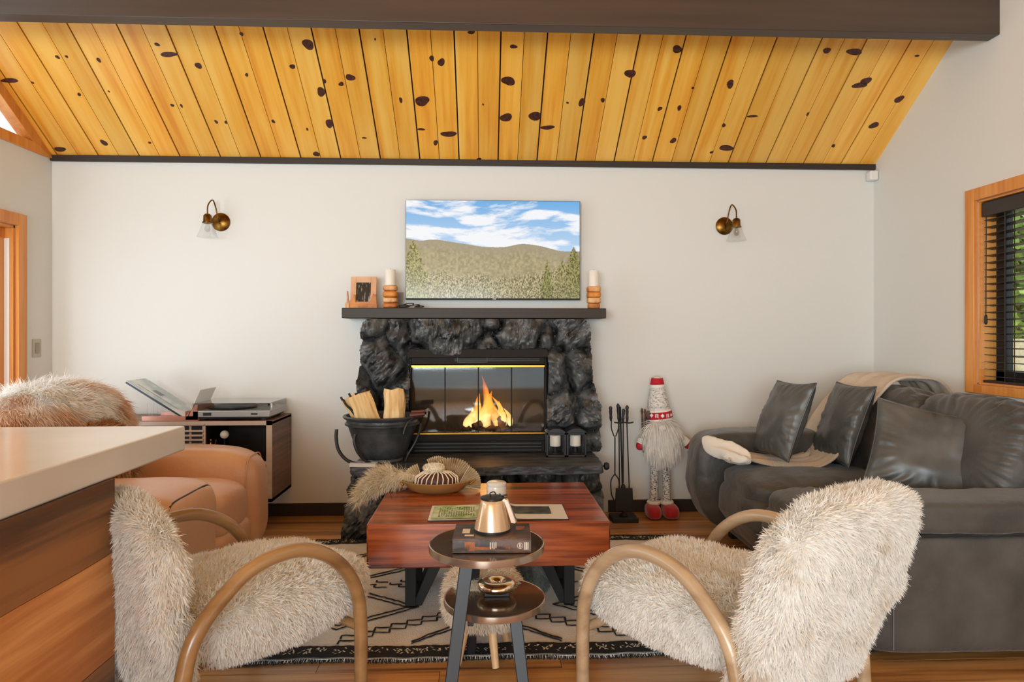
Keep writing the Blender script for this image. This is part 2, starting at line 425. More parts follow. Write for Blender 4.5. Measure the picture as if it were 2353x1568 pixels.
for px, py, rx, ry in KN:
    x, s = to_slope(px, py); x2, _ = to_slope(px+rx, py); _, s2 = to_slope(px, py+ry)
    ax, ay = abs(x2-x), max(abs(s2-s), .008); n = 16; p1_, p2_ = random.random()*6, random.random()*6; jit = [1+.13*math.sin(2*k*2*PI/n+p1_)+.07*math.sin(3*k*2*PI/n+p2_) for k in range(n)]
    v = [(x+ax*math.cos(2*PI*k/n)*jit[k], s+ay*math.sin(2*PI*k/n)*jit[k], -.0008) for k in range(n)]
    g.add(v, [tuple(range(n))[::-1]])
cl = g.build('ceiling', [M_pine, M_gap, M_knot]); struct(cl, 'knotty pine board ceiling sloping up from the fireplace wall')
cl.location = (0, WY, ZT)
# local +y runs up-slope towards the viewer: (0,-cos,sin); x stays; local z up away from room
Rm = Matrix(((1, 0, 0), (0, -math.cos(pitch), math.sin(pitch)), (0, math.sin(pitch), math.cos(pitch)))).to_4x4()
cl.matrix_world = Matrix.Translation((0, WY, ZT)) @ Rm
g = G(); g.prism([(YR, zc_(YR)), (YB-.2, zc_(YB-.2)), (YB-.2, zc_(YB-.2)+.1), (YR, zc_(YR)+.1)], XL, XR, 'X')
struct(g.build('ceiling_rear_slope', M_pine))
# dark strip at wall top, baseboard, beam
g = G(); g.box(XL, XR, WY-.025, WY, ZT-.028, ZT+.012); struct(g.build('trim_1', M_dark, bevel=.003))
g = G(); g.box(-2.89, -.9, WY-.014, WY, 0, .085); g.box(.86, XR, WY-.014, WY, 0, .085); struct(g.build('baseboard_back', M_dark, bevel=.003))
g = G(); g.box(XR-.014, XR, YB, WY-.014, 0, .085); struct(g.build('baseboard_right', M_dark, bevel=.003))
g = G(); g.box(XL, XR, 3.37, 3.455, 2.835, zc_(3.455)-.01)
tag(g.build('ceiling_beam', M_beam, bevel=.004), 'dark brown wooden beam running across the room under the pine ceiling', 'beam')

# ---------------------------------------------------------------- left door and gable window
g = G(); cw_ = .075
g.box(XL, XL+.022, DY1, DY1+cw_, 0, DZ+cw_); g.box(XL, XL+.022, DY0-cw_, DY0, 0, DZ+cw_); g.box(XL, XL+.022, DY0, DY1, DZ, DZ+cw_)
g.box(XL-.14, XL, DY1-.018, DY1, 0, DZ); g.box(XL-.14, XL, DY0, DY0+.018, 0, DZ); g.box(XL-.14, XL, DY0, DY1, DZ-.018, DZ)
d1 = struct(g.build('door_1', M_trimw, bevel=.003), 'orange fir framed sliding glass door at the left edge')
g = G()
yp = atX(11, 700, XL-.05).y
for a, b in ((yp-.08, yp), (2.2, 2.3), (.62, .71)): g.box(XL-.10, XL-.05, a, b, .02, DZ-.02)
zt_ = atX(22, 550, XL-.05).z; g.box(XL-.10, XL-.05, .71, 4.137, .02, .16); g.box(XL-.10, XL-.05, .71, 4.137, zt_, DZ-.018); g.box(XL-.139, XL-.048, yp-.08, 4.1365, zt_-.001, DZ-.0175)
g.build('sash', M_trimw, d1, bevel=.003)
g = G(); g.box(XL-.078, XL-.072, .71, 4.137, .16, DZ-.1); g.build('pane', M_glass, d1)
g = G(); g.box(XL-.135, XL-.02, DY1-.023, DY1-.0175, .02, zt_); g.build('vinyl_jamb', M_white, d1)
g = G()                              # triangular gable window
zs = lambda y: zc_(y)-.012
g.prism([(1.9, 2.403), (4.38, 2.403), (WY, zs(WY)), (4.30, 2.468), (1.9, 2.468)], XL-.06, XL+.015, 'X')
g.prism([(4.298, 2.468), (WY, zs(WY)), (1.9, zs(1.9)), (1.9, zs(1.9)-.088)], XL-.06, XL+.015, 'X')
g.prism([(1.9, 2.46), (1.97, 2.46), (1.97, zs(1.97)-.08), (1.9, zs(1.9)-.08)], XL-.12, XL+.02, 'X')
w2 = struct(g.build('window_2', M_trimw, bevel=.002), 'triangular gable window with fir trim under the ceiling slope')
g = G(); g.prism([(1.97, 2.468), (4.298, 2.468), (1.97, zs(1.97)-.088)], XL-.05, XL-.045, 'X'); g.build('pane', M_glass, w2)
# ---------------------------------------------------------------- right window with blinds
g = G(); c = .068
g.box(XR-.02, XR, WY1, WY1+c, WZ0-.05, WZ1+c); g.box(XR-.02, XR, WY0-c, WY0, WZ0-.05, WZ1+c); g.box(XR-.02, XR, WY0, WY1, WZ1, WZ1+c); g.box(XR-.02, XR, WY0, WY1, WZ0-.05, WZ0)
for bx in ((WY1-.012, WY1, WZ0, WZ1), (WY0, WY0+.012, WZ0, WZ1), (WY0, WY1, WZ1-.012, WZ1), (WY0, WY1, WZ0, WZ0+.012)): g.box(XR, XR+.16, *bx)
w1 = struct(g.build('window_1', M_trimw, bevel=.003), 'fir framed side window behind the grey sofa')
g = G(); xs0, xs1 = XR+.10, XR+.14
for a, b in ((WY1-.085, WY1-.012), (WY0+.012, WY0+.085), (2.92, 2.99)): g.box(xs0, xs1, a, b, WZ0+.012, WZ1-.012)
g.box(xs0, xs1, WY0, WY1, WZ0+.012, WZ0+.075); g.box(xs0, xs1, WY0, WY1, WZ1-.075, WZ1-.012)
g.build('sash', M_blackm, w1, bevel=.003)
g = G(); g.box(XR+.118, XR+.122, WY0+.05, WY1-.05, WZ0+.05, WZ1-.05); g.build('pane', M_glass, w1)
M_slat = mat('blind_slat', S(46, 38, 34), .4)
bl = T('window_blind', 'dark brown horizontal slat blind hanging in the right-hand window', 'blind', (XR+.045, 2.94, WZ0))
g = G(); g.box(-.035, .03, -.575, .575, .93, 1.008); g.build('headrail', M_slat, bl, bevel=.004)
g = G()
for k in range(23):
    z = .045+k*.0392; M = Matrix.Translation((0, 0, z)) @ Matrix.Rotation(math.radians(7), 4, 'Y')
    g.box(-.025, .025, -.565, .565, -.0013, .0013, M)
g.build('slat', M_slat, bl)
g = G(); g.box(-.028, .028, -.57, .57, .008, .026); g.build('bottom_rail', M_slat, bl, bevel=.003)
g = G()
for yy in (.42, 0, -.42): g.box(-.027, -.026, yy-.003, yy+.003, .02, .95); g.box(.026, .027, yy-.003, yy+.003, .02, .95)
g.build('ladder_tape', M_slat, bl)
g = G(); g.tube([(-.03, .545, .93), (-.032, .545, .38)], .0025, 8); g.lathe([(0, .33), (.008, .34), (.007, .38), (0, .39)], 10, c=(-.032, .545, 0)); g.build('pull_cord', M_blackm, bl)
# outdoors seen through the blinds: boarded wall and a leafy tree
M_board = wood('fence_board', S(196, 170, 128), S(226, 204, 164), 'X', .7, 0, .08, 1)
g = G()
for k in range(9): g.box(5.6, 5.65, 1.0, 9.0, -.6+k*.2, -.6+k*.2+.19)
tag(g.build('garden_fence', M_board), 'tan horizontal board fence seen low through the right-hand window blinds', 'fence')
M_leaf = mat('leaf', S(120, 150, 60), .6, col2=S(190, 205, 110), ns=4, rnd=.3)
M_bark = mat('bark', S(110, 86, 62), .9)
t_ = T('garden_tree', 'bright green leafy tree outside beyond the fence through the window', 'tree', (8.5, 10, -.5))
g = G(); g.tube([(0, 0, 0), (.05, .1, 1.6), (0, 0, 3.2)], [.16, .13, .05], 10); g.build('trunk', M_bark, t_, smooth=60)
rg = np.random.default_rng(4); n = 9000; P_ = rg.normal(0, 1, (n, 3)); P_ /= np.linalg.norm(P_, axis=1)[:, None]
P_ = P_*(rg.random((n, 1))**.4)*np.array([1.9, 2.2, 1.6])+np.array([0, 0, 3.2])
e1 = rg.normal(0, 1, (n, 3)); e1 /= np.linalg.norm(e1, axis=1)[:, None]; e2 = np.cross(e1, rg.normal(0, 1, (n, 3))); e2 /= np.linalg.norm(e2, axis=1)[:, None]
V = np.stack([P_-e1*.09, P_-e2*.05, P_+e1*.09, P_+e2*.05], 1).reshape(-1, 3)
fast('foliage', V, np.arange(n*4).reshape(-1, 4), M_leaf, t_, False)
M_grass = mat('lawn', S(120, 132, 74), .9, col2=S(160, 160, 100), ns=3)
g = G(); g.box(XR+.2, 16, -2, 18, -.7, -.6); tag(g.build('lawn', M_grass), 'pale green lawn outside the right-hand window', 'lawn', kind='stuff')

# ---------------------------------------------------------------- switch, sensor, outlet
sw = T('light_switch', 'grey rocker light switch on the left wall beside the door frame', 'light switch', (XL, 4.345, 1.145))
g = G(); g.box(0, .006, -.04, .04, -.058, .058); g.build('cover_plate', mat('switch_plate', S(188, 180, 166), .35), sw, bevel=.002)
g = G(); g.box(.006, .011, -.017, .017, -.034, .034); g.build('rocker', mat('switch_rocker', S(160, 152, 138), .35), sw, bevel=.002)
g = G(); g.prism([(-.028, -.034), (.034, -.034), (.034, .034), (-.028, .034)], -.03, .03, 'Y')
o = g.build('motion_sensor', M_white, bevel=.012, segs=3); tag(o, 'small white sensor box in the upper right corner under the ceiling trim', 'sensor', loc=(XR-.036, WY-.035, 2.345))
ot = T('wall_outlet', 'black wall outlet low on the back wall between gnome and sofa', 'outlet', (atY(1584, 1064, WY-.005).x, WY, .36))
g = G(); g.box(-.012, .06, -.007, 0, -.06, .06); g.build('cover_plate', M_blackm, ot, bevel=.002)
for z_ in (.012, -.04):
    g = G(); g.box(.01, .04, -.009, -.006, z_, z_+.028); g.build('socket', M_black, ot, bevel=.001)

# ---------------------------------------------------------------- wall sconces
def sconce(px, py, side, label):
    c = atY(px, py, WY); r = T('wall_sconce', label, 'wall lamp', (c.x, WY, c.z), group='wall sconces')
    g = G(); g.lathe([(.0, .0), (.058, 0), (.062, .006), (.05, .014), (.02, .022), (0, .024)], 32, M=Matrix.Rotation(PI/2, 4, 'X')); g.build('backplate', M_obrass, r, smooth=50)
    g = G(); g.tube(smoothpts([(0, -.02, 0), (0, -.05, .015), (side*.012, -.06, .09), (side*.02, -.09, .132), (side*.035, -.125, .09), (side*.036, -.13, .03)], 6), .0045, 10); g.build('arm', M_obrass, r, smooth=60)
    g = G(); cc = (side*.036, -.13, 0); g.lathe([(0, .035), (.016, .032), (.026, .02), (.027, -.02), (.033, -.022), (.033, -.03), (0, -.03)], 24, c=cc); g.build('socket_cup', M_obrass, r, smooth=50)
    g = G(); g.lathe([(.03, -.028), (.034, -.04), (.05, -.085), (.066, -.12)], 32, c=cc); o = g.build('glass_shade', glassmat('shade_glass', (.985, .985, .985), .8), r, smooth=60, solid=.002)
    g = G(); g.lathe([(.008, -.03), (.012, -.045), (.018, -.065), (.012, -.082), (0, -.088)], 16, c=cc); g.build('bulb', glassmat('bulb_glass', (.97, .97, .95), 1.2), r, smooth=60)
    return r
sconce(508, 511, -1, 'aged brass sconce with clear glass shade on the wall left of the television')
sconce(1664, 520, 1, 'aged brass sconce with clear glass shade on the wall right of the television')

# ================================================================ television
a = atY(932, 459, 4.44); b = atY(1333, 690, 4.44); W_, H_ = b.x-a.x, a.z-b.z
tv = T('television', 'flat television above the mantel showing hills under a blue sky', 'television', ((a.x+b.x)/2, 4.44, b.z))
g = G(); g.box(-W_/2, W_/2, 0, .03, 0, H_); g.box(-W_/2+.15, W_/2-.15, .03, .055, .08, H_-.15); g.build('casing', M_blackm, tv, bevel=.002)
g = G(); g.box(-.09, .09, .035, .058, .15, H_-.2); g.build('wall_bracket', M_black, tv)
nu, nv = 520, 292; bb, tb, sb = .011, .003, .003
uu, vv = np.meshgrid(np.linspace(0, 1, nu+1), np.linspace(0, 1, nv+1)); U = uu.ravel(); Vv = vv.ravel()
asp = 1.78; q3 = lambda sx, sy, o=0: np.stack([U*asp*sx+o, Vv*sy, np.zeros_like(U)+o], 1)
sky = np.array(S(112, 178, 232))[None]*(1-np.clip((1-Vv)*1.5, 0, 1))[:, None]+np.array(S(205, 228, 250))[None]*np.clip((1-Vv)*1.5, 0, 1)[:, None]
cn = fbm(np.stack([U*5.0+Vv*1.2, Vv*11+np.sin(U*5)*.6, 0*U], 1), 3, 6); cf = np.clip((cn+.14+.75*np.clip(.86-Vv, 0, 1)**.9*1.3-.12)*2.2, 0, 1)[:, None]
colr = sky*(1-cf)+np.array(S(246, 249, 253))[None]*cf
ridge = .585-.10*np.clip((U-.18)/.8, 0, 1)+.012*np.sin(U*9+1)+.015*vnoise(np.stack([U*9, 0*U, 0*U], 1), 5)+.025*np.exp(-((U-.68)/.1)**2)-.02*np.exp(-((U-.08)/.05)**2)
hill = Vv < ridge
hn = fbm(q3(50, 46), 8, 5); far = np.array(S(166, 156, 132)); mid = np.array(S(172, 160, 124))
hc = far+(mid-far)*np.clip((ridge-Vv)*6, 0, 1)[:, None]; hc = hc*(1+.22*hn*np.clip((ridge-Vv)*8, 0, 1))[:, None]
colr = np.where(hill[:, None], hc, colr)
tn = fbm(q3(150, 95), 18, 4); td = np.clip(tn*.9+.5, 0, 1)[:, None]; tline = .27+.05*fbm(np.stack([U*14, 0*U, 0*U+3], 1), 2, 3)+.13*np.clip(U-.78, 0, 1)/.2
tc_ = np.array(S(96, 92, 58))[None]*(1-td)+np.array(S(206, 192, 150))[None]*td
kf = np.clip((tline-Vv)*12, 0, 1)[:, None]*hill[:, None]; colr = colr*(1-kf)+tc_*kf
def tree(cx, top, wd, dark, lite, jag=.35):
    global colr
    h = (top-Vv); ok = (h > 0); ww = wd*np.clip(h/.35, 0, 1)**.8*(1+jag*vnoise(np.stack([U*70, Vv*55, 0*U+cx*9], 1), 4))
    k = np.clip((ww-np.abs(U-cx))*160, 0, 1)*ok; k = k[:, None]; c = np.array(S(*dark))[None]*(1-td)+np.array(S(*lite))[None]*td
    colr = colr*(1-k)+c*k
for tr in ((.04, .60, .075, (92, 90, 50), (188, 180, 120)), (.965, .54, .075, (88, 88, 52), (172, 164, 108)), (.81, .41, .04, (82, 86, 46), (170, 164, 106)),
           (.90, .40, .07, (96, 92, 62), (180, 170, 120)), (.18, .27, .03, (108, 100, 62), (190, 178, 128)), (.35, .30, .018, (90, 86, 50), (170, 160, 110)), (.65, .18, .02, (92, 88, 52), (170, 160, 110)), (.45, .16, .02, (92, 88, 52), (180, 168, 120))): tree(*tr)
pts = np.stack([-W_/2+sb+U*(W_-2*sb), np.full_like(U, -.0012), bb+Vv*(H_-bb-tb)], 1)
ii = (np.arange(nv)[:, None]*(nu+1)+np.arange(nu)[None]).ravel(); F = np.stack([ii, ii+1, ii+nu+2, ii+nu+1], 1)
M_scr = attrmat('tv_picture', .15, .95); sc_ = fast('screen', pts, F, M_scr, tv, True, col=np.clip(colr, 0, 1))
g = G(); g.box(.005, .017, -.002, 0, .002, .009); g.box(-.004, .001, -.002, 0, .002, .009); g.build('logo', emit('logo_white', (.6, .6, .6), .8), tv)

# ================================================================ fireplace
M_stone = mat('dark_stone', S(26, 27, 28), .38, col2=S(120, 122, 122), ns=13, contrast=(.36, .84), bump=.4, bs=40, bstretch=(1.6, 1.6, 1), spec=.6, det=9, dist=.6)
M_slate = mat('hearth_slate', S(44, 46, 50), .5, col2=S(78, 80, 86), ns=7, stretch=(1, 3, 3), bump=.5, bs=25, bstretch=(1, 3, 3))
fp = T('fireplace', 'dark rough stone fireplace with raised hearth and glass doors on the back wall', 'fireplace', (-.02, 4.2, 0))
FX, FY = -.02, 4.2
def rocks(x0, x1, z0, z1, res, seeds, outline, hole, depth, front, seed=1, dome=.085, amp=.030):
    """stone facing: height field of domed, ridged rocks with skirts back to the wall. returns G (coords relative to FX,FY)"""
    nx, nz = int((x1-x0)/res), int((z1-z0)/res)
    X, Z = np.meshgrid(np.linspace(x0, x1, nx+1), np.linspace(z0, z1, nz+1)); X = X.ravel(); Z = Z.ravel()
    wx = X+.022*fbm(np.stack([X*6, Z*6, 0*X], 1), seed, 3); wz = Z+.022*fbm(np.stack([X*7, Z*7, 0*X+9], 1), seed+5, 3)
    sd = np.array(seeds); dd = np.sqrt(((wx[:, None]-sd[None, :, 0])/sd[None, :, 2])**2+((wz[:, None]-sd[None, :, 1])/sd[None, :, 3])**2)
    o = np.argsort(dd, 1); r = np.arange(len(X)); f1 = dd[r, o[:, 0]]; f2 = dd[r, o[:, 1]]; e = np.clip((f2-f1)/.42, 0, 1); cell = o[:, 0]
    h = dome*(np.sqrt(e)*1.0+.25*(1-f1/f1.max())) + (_h(cell, cell*7, cell*3, 5)-.5)*.03
    ang = (_h(cell, cell+11, cell*5, 2)-.5)*3.0
    u = X*np.cos(ang)+Z*np.sin(ang); v = -X*np.sin(ang)+Z*np.cos(ang)
    rd = 1-np.abs(fbm(np.stack([u*26, v*7, cell*3.7], 1), 31, 4)); rd2 = 1-np.abs(fbm(np.stack([u*60, v*18, cell*1.7], 1), 57, 3))
    h = h+amp*(rd-.5)*e**.5+amp*.5*(rd2-.5)*e**.5+.02*fbm(np.stack([X*12, Z*12, 0*X], 1), 71, 3)
    h = h-.045*np.exp(-(f2-f1)/.05)
    keep = outline(X, Z) & ~hole(X, Z)
    Y = front-h
    idx = np.full((nz+1, nx+1), -1); kk = keep.reshape(nz+1, nx+1)
    g = G(); Vs = np.stack([X-FX, Y-FY, Z], 1)
    idx = np.arange(len(X)).reshape(nz+1, nx+1)
    g.v = [tuple(a) for a in Vs]; ck = kk[:-1, :-1] & kk[1:, :-1] & kk[:-1, 1:] & kk[1:, 1:]
    for j in range(nz):
        for i in range(nx):
            if ck[j, i]: g.f.append((idx[j, i], idx[j, i+1], idx[j+1, i+1], idx[j+1, i]))
    # skirts
    back = {}
    def bk(a):
        if a not in back:
            back[a] = len(g.v); p = g.v[a]; g.v.append((p[0], depth-FY, p[2]))
        return back[a]
    C = np.zeros((nz+2, nx+2), bool); C[1:-1, 1:-1] = ck
    for j in range(nz):
        for i in range(nx):
            if not ck[j, i]: continue
            q = (idx[j, i], idx[j, i+1], idx[j+1, i+1], idx[j+1, i])
            for (dj, di), (a, b) in (((-1, 0), (0, 1)), ((0, 1), (1, 2)), ((1, 0), (2, 3)), ((0, -1), (3, 0))):
                if not C[j+1+dj, i+1+di]: A, B = q[a], q[b]; g.f.append((B, A, bk(A), bk(B)))
    used = sorted(set(i for q in g.f for i in q)); mp = {a: k for k, a in enumerate(used)}
    g.v = [g.v[a] for a in used]; g.f = [tuple(mp[i] for i in q) for q in g.f]; g.mi = [0]*len(g.f)
    return g
# outline in world x,z at the facing plane
def inter(z, tab): return np.interp(z, [t[0] for t in tab], [t[1] for t in tab])
Lt = [(.46, -.76), (.6, -.78), (.80, -.80), (.925, -.805), (1.1, -.79), (1.27, -.79), (1.31, -.775), (1.34, -.74)]
Rt = [(.46, .76), (.62, .765), (.78, .75), (.95, .705), (1.1, .70), (1.27, .69), (1.31, .68), (1.34, .64)]
out = lambda X, Z: (X > inter(Z, Lt)+.008*vnoise(np.stack([Z*22, 0*Z, 0*Z], 1), 3)) & (X < inter(Z, Rt)+.008*vnoise(np.stack([Z*22, 0*Z+5, 0*Z], 1), 3)) & (Z < 1.336)
hole = lambda X, Z: (X > -.475+.012*vnoise(np.stack([Z*14, 0*Z, 0*Z], 1), 9)) & (X < .405+.01*vnoise(np.stack([Z*14, 0*Z+4, 0*Z], 1), 9)) & (Z < 1.135+.012*vnoise(np.stack([X*12, 0*Z, 0*Z], 1), 9)-.035*np.exp(-((X+.25)/.18)**2))
sd = [(-.70, 1.27, .5, .42), (-.66, 1.02, .55, 1.3), (-.78, .82, .5, .8), (-.54, 1.22, .5, .6), (-.56, .84, .8, .6), (-.6, .58, .9, .8), (-.25, 1.22, 1.7, .8), (.02, 1.16, .5, .5), (.06, 1.30, .4, .3),
      (.24, 1.24, 1.1, .6), (.42, 1.22, .35, .5), (.58, 1.23, .9, .8), (.47, .98, .5, 1.1), (.62, 1.0, .6, 1.2), (.52, .74, .7, 1.3), (.68, .74, .6, 1.2), (.6, .56, 1.1, .5), (-.42, 1.14, .4, .4)]
g = rocks(-.83, .79, .466, 1.337, .0055, sd, out, hole, 4.499, 4.24, 1); g.build('stone_surround', M_stone, fp, smooth=40)
sd2 = [(-.72, .34, .7, .6), (-.70, .12, .8, .9), (-.45, .30, 1, .6), (-.42, .10, .9, .7), (-.15, .32, .9, .6), (-.1, .10, 1, .8), (.1, .3, .8, .6), (.22, .12, .9, .8), (.36, .33, .9, .5), (.5, .14, .9, .8), (.6, .34, .7, .5), (.68, .1, .6, .7)]
Lb = [(0, -.86), (.2, -.84), (.41, -.79)]; Rb = [(0, .74), (.2, .735), (.42, .70)]
g = rocks(-.90, .80, 0.0, .418, .006, sd2, lambda X, Z: (X > inter(Z, Lb)+.01*vnoise(np.stack([Z*20, 0*Z, 0*Z], 1), 3)) & (X < inter(Z, Rb)+.01*vnoise(np.stack([Z*20, 0*Z+3, 0*Z], 1), 3)), lambda X, Z: X > 99, 4.499, 4.0, 4, .10, .034)
g.build('stone_base', M_stone, fp, smooth=40)
def slabd(W, V):
    n_ = np.stack([fbm(W*14, 3, 4), fbm(W*14, 9, 4), fbm(W*9, 15, 4)*.22], 1)
    edge = np.clip(1.2*np.maximum(np.abs(V[:, 0]), np.abs(V[:, 1]))-.2, 0, 1)[:, None]
    return W+n_*np.array([.012, .018, .006])*edge
g = G(); g.puff((-.035-FX, 4.13-FY, .438), (.745, .345, .028), 14, 90, slabd); g.build('hearth_slab', M_slate, fp, smooth=40)
g = G(); a0, b0 = atY(785, 708, 4.25), atY(1393, 732, 4.25)
g.box(a0.x-FX, b0.x-FX, 4.25-FY, 4.4995-FY, b0.z, a0.z+.001)
mt = tag(g.build('mantel_shelf', mat('mantel_paint', S(60, 51, 43), .45, spec=.25), bevel=.004), 'dark brown painted mantel shelf above the stone fireplace', 'shelf', loc=(FX, FY, 0))
MZ = a0.z+.001
# insert
M_ins = mat('firebox_metal', S(34, 27, 22), .6, spec=.2)
g = G(); xi0, xi1, zi0, zi1 = -.475, .405, .468, 1.13; yi = 4.215
def fb(x0, x1, y0, y1, z0, z1): g.box(x0-FX, x1-FX, y0-FY, y1-FY, z0, z1)
gx0, gx1, gz0, gz1 = atY(945, 840, yi).x, atY(1252, 840, yi).x, atY(945, 1000, yi).z, atY(945, 838, yi).z
fb(xi0, gx0, yi, yi+.08, zi0, zi1); fb(gx1, xi1, yi, yi+.08, zi0, zi1); fb(gx0, gx1, yi, yi+.08, gz1, zi1); fb(gx0, gx1, yi, yi+.08, .545, gz0)
fb(gx0, gx1, yi+.02, yi+.08, .468, .545)
g.prism([(xi0-.02-FX, zi1-.045), (xi1+.02-FX, zi1-.045), (xi1-FX, zi1+.01), (xi0-FX, zi1+.01)], yi-.03-FY, yi-FY)
g.build('insert_frame', M_ins, fp, bevel=.003)
g = G()
for z in (1.06, 1.072, 1.084):
    g = G(); fb(-.19, .36, yi-.006, yi, z, z+.006); g.build('louver', M_black, fp, bevel=.001)
g = G(); fb(-.17, .02, yi-.009, yi, 1.052, 1.056); fb(-.17, .02, yi-.009, yi, 1.094, 1.098); fb(-.172, -.168, yi-.009, yi, 1.052, 1.098); fb(.018, .022, yi-.009, yi, 1.052, 1.098)
g.build('damper_frame', M_black, fp)
for z in (.478, .50, .522):
    g = G(); fb(gx0+.02, gx1-.02, yi+.012, yi+.02, z, z+.01); g.build('louver', M_black, fp, bevel=.001)
g = G(); fb(gx0, gx1, yi-.004, yi+.004, gz1-.02, gz1-.004); g.build('brass_trim', M_brass, fp, bevel=.002)
g = G(); fb(gx0, gx1, yi-.004, yi+.004, gz0+.001, gz0+.013); g.build('brass_trim', M_brass, fp, bevel=.002)
M_fbx = mat('sooty_firebrick', S(48, 42, 36), .85, col2=S(74, 64, 54), ns=5, bump=.3, bs=30)
g = G(); fb(gx0-.02, gx1+.02, 4.47, 4.49, gz0-.03, gz1+.03); fb(gx0-.03, gx0-.01, yi+.08, 4.49, gz0-.03, gz1+.03); fb(gx1+.01, gx1+.03, yi+.08, 4.49, gz0-.03, gz1+.03); fb(gx0-.02, gx1+.02, yi+.08, 4.49, gz0-.04, gz0-.02); fb(gx0-.02, gx1+.02, yi+.08, 4.49, gz1+.01, gz1+.03)
g.build('firebox', M_fbx, fp)
M_fg = glassmat('fire_glass', (.88, .86, .82), 2.2, .04)
wdt = (gx1-gx0)/4
for k in range(4):
    g = G(); fb(gx0+k*wdt+.003, gx0+(k+1)*wdt-.003, yi+.022, yi+.026, gz0+.012, gz1-.02); dr = g.build('glass_door', M_fg, fp)
    g = G(); e0 = gx0+k*wdt; fb(e0, e0+.004, yi+.018, yi+.03, gz0+.01, gz1-.02); fb(e0+wdt-.004, e0+wdt, yi+.018, yi+.03, gz0+.01, gz1-.02); g.build('door_edge', M_ins, dr)
# fire
M_char = mat('charred_log', S(30, 22, 18), .9, col2=S(120, 84, 60), ns=9, bump=.6, bs=30)
fc = atY(1122, 975, 4.38)
lgs = [((-.11, .02, .0), (.12, -.01, .02), .028, 'charred log lying at the back of the fire'), ((-.10, -.05, .02), (.05, .02, .07), .022, 'charred log leaning left in the fire'),
       ((.11, -.04, -.005), (.01, .0, .13), .024, 'charred split log standing up on the right of the fire')]
for p0, p1, r, lb in lgs:
    g = G(); pp = smoothpts([p0, tuple((a+b)/2+.006 for a, b in zip(p0, p1)), p1], 6)
    g.tube(pp, [r*(1+.12*math.sin(i*2.3)) for i in range(len(pp))], 10)
    tag(g.build('fire_log', M_char, smooth=50), lb, 'log', 'logs burning in the fireplace', loc=(fc.x, 4.385, gz0+.012))
g = G(); g.box(-.2, .2, -.07, .07, -.012, 0); 
for k in range(8): g.box(-.18+k*.05, -.172+k*.05, -.07, .07, 0, .012)
tag(g.build('fire_grate', M_black), 'black iron grate under the burning logs', 'grate', loc=(fc.x, 4.385, gz0-.006))
m = D.materials.new('flame'); m.use_nodes = True; nt = m.node_tree; nt.nodes.clear(); N = nt.nodes.new
o_ = N('ShaderNodeOutputMaterial'); mx = N('ShaderNodeMixShader'); tr_ = N('ShaderNodeBsdfTransparent'); em = N('ShaderNodeEmission'); lw = N('ShaderNodeLayerWeight'); lw.inputs[0].default_value = .35
tc = N('ShaderNodeTexCoord'); sp = N('ShaderNodeSeparateXYZ'); lk(nt, tc.outputs['Object'], sp.inputs[0])
nz_ = N('ShaderNodeTexNoise'); nz_.inputs['Scale'].default_value = 22; nz_.inputs['Detail'].default_value = 3
mp = N('ShaderNodeMapping'); mp.inputs['Scale'].default_value = (1, 1, .35); lk(nt, tc.outputs['Object'], mp.inputs[0]); lk(nt, mp.outputs[0], nz_.inputs[0])
ad = N('ShaderNodeMath'); ad.operation = 'MULTIPLY_ADD'; ad.inputs[1].default_value = .22; lk(nt, nz_.outputs[0], ad.inputs[0]); lk(nt, sp.outputs[2], ad.inputs[2])
cr = N('ShaderNodeValToRGB'); e = cr.color_ramp.elements; e[0].position = .12; e[0].color = (1, .72, .30, 1); e[1].position = .42; e[1].color = (.85, .16, .01, 1); x = e.new(.24); x.color = (1, .42, .06, 1)
lk(nt, ad.outputs[0], cr.inputs[0]); lk(nt, cr.outputs[0], em.inputs[0]); em.inputs[1].default_value = 2.2
iv = N('ShaderNodeMath'); iv.operation = 'SUBTRACT'; iv.inputs[0].default_value = 1.0; lk(nt, lw.outputs['Facing'], iv.inputs[1])
pw = N('ShaderNodeMath'); pw.operation = 'POWER'; pw.inputs[1].default_value = 1.6; lk(nt, iv.outputs[0], pw.inputs[0])
ml = N('ShaderNodeMath'); ml.operation = 'MULTIPLY'; lk(nt, pw.outputs[0], ml.inputs[0])
mr = N('ShaderNodeMapRange'); mr.inputs[1].default_value = .02; mr.inputs[2].default_value = .30; mr.inputs[3].default_value = .85; mr.inputs[4].default_value = .18; lk(nt, sp.outputs[2], mr.inputs[0]); lk(nt, mr.outputs[0], ml.inputs[1])
lk(nt, ml.outputs[0], mx.inputs[0]); lk(nt, tr_.outputs[0], mx.inputs[1]); lk(nt, em.outputs[0], mx.inputs[2]); lk(nt, mx.outputs[0], o_.inputs[0])
g = G(); random.seed(12)
for x, y_, h, r, tw in [(-.02, 0, .30, .05, .02), (-.06, .01, .22, .045, -.01), (.03, -.01, .24, .045, .02), (.08, .0, .17, .035, .0), (-.11, 0, .13, .035, -.01), (.12, .01, .12, .026, .01), (0, -.02, .17, .05, -.02), (-.03, .02, .34, .026, .03), (.05, .02, .2, .03, -.03), (-.08, -.02, .15, .03, .02), (.09, -.02, .11, .03, .02)]:
    n = 10; pts = []; rr = []
    for k in range(n+1):
        t = k/n; pts.append((x*1.35*(1-.35*t)+tw*math.sin(t*5+x*40), y_+.008*math.sin(t*6), .0+h*t)); rr.append(max(.0008, 1.12*r*(math.sin(min(1, t*1.9+.25)*PI/2))*(1-t)**.75))
    g.tube(pts, rr, 14)
tag(g.build('flame', m, smooth=80), 'orange and yellow flames rising from the logs behind the glass doors', 'fire', loc=(fc.x, 4.385, gz0+.03), kind='stuff')
pl = D.lights.new('fire_glow', 'POINT'); pl.energy = 1.2; pl.color = (1, .5, .18); pl.shadow_soft_size = .07
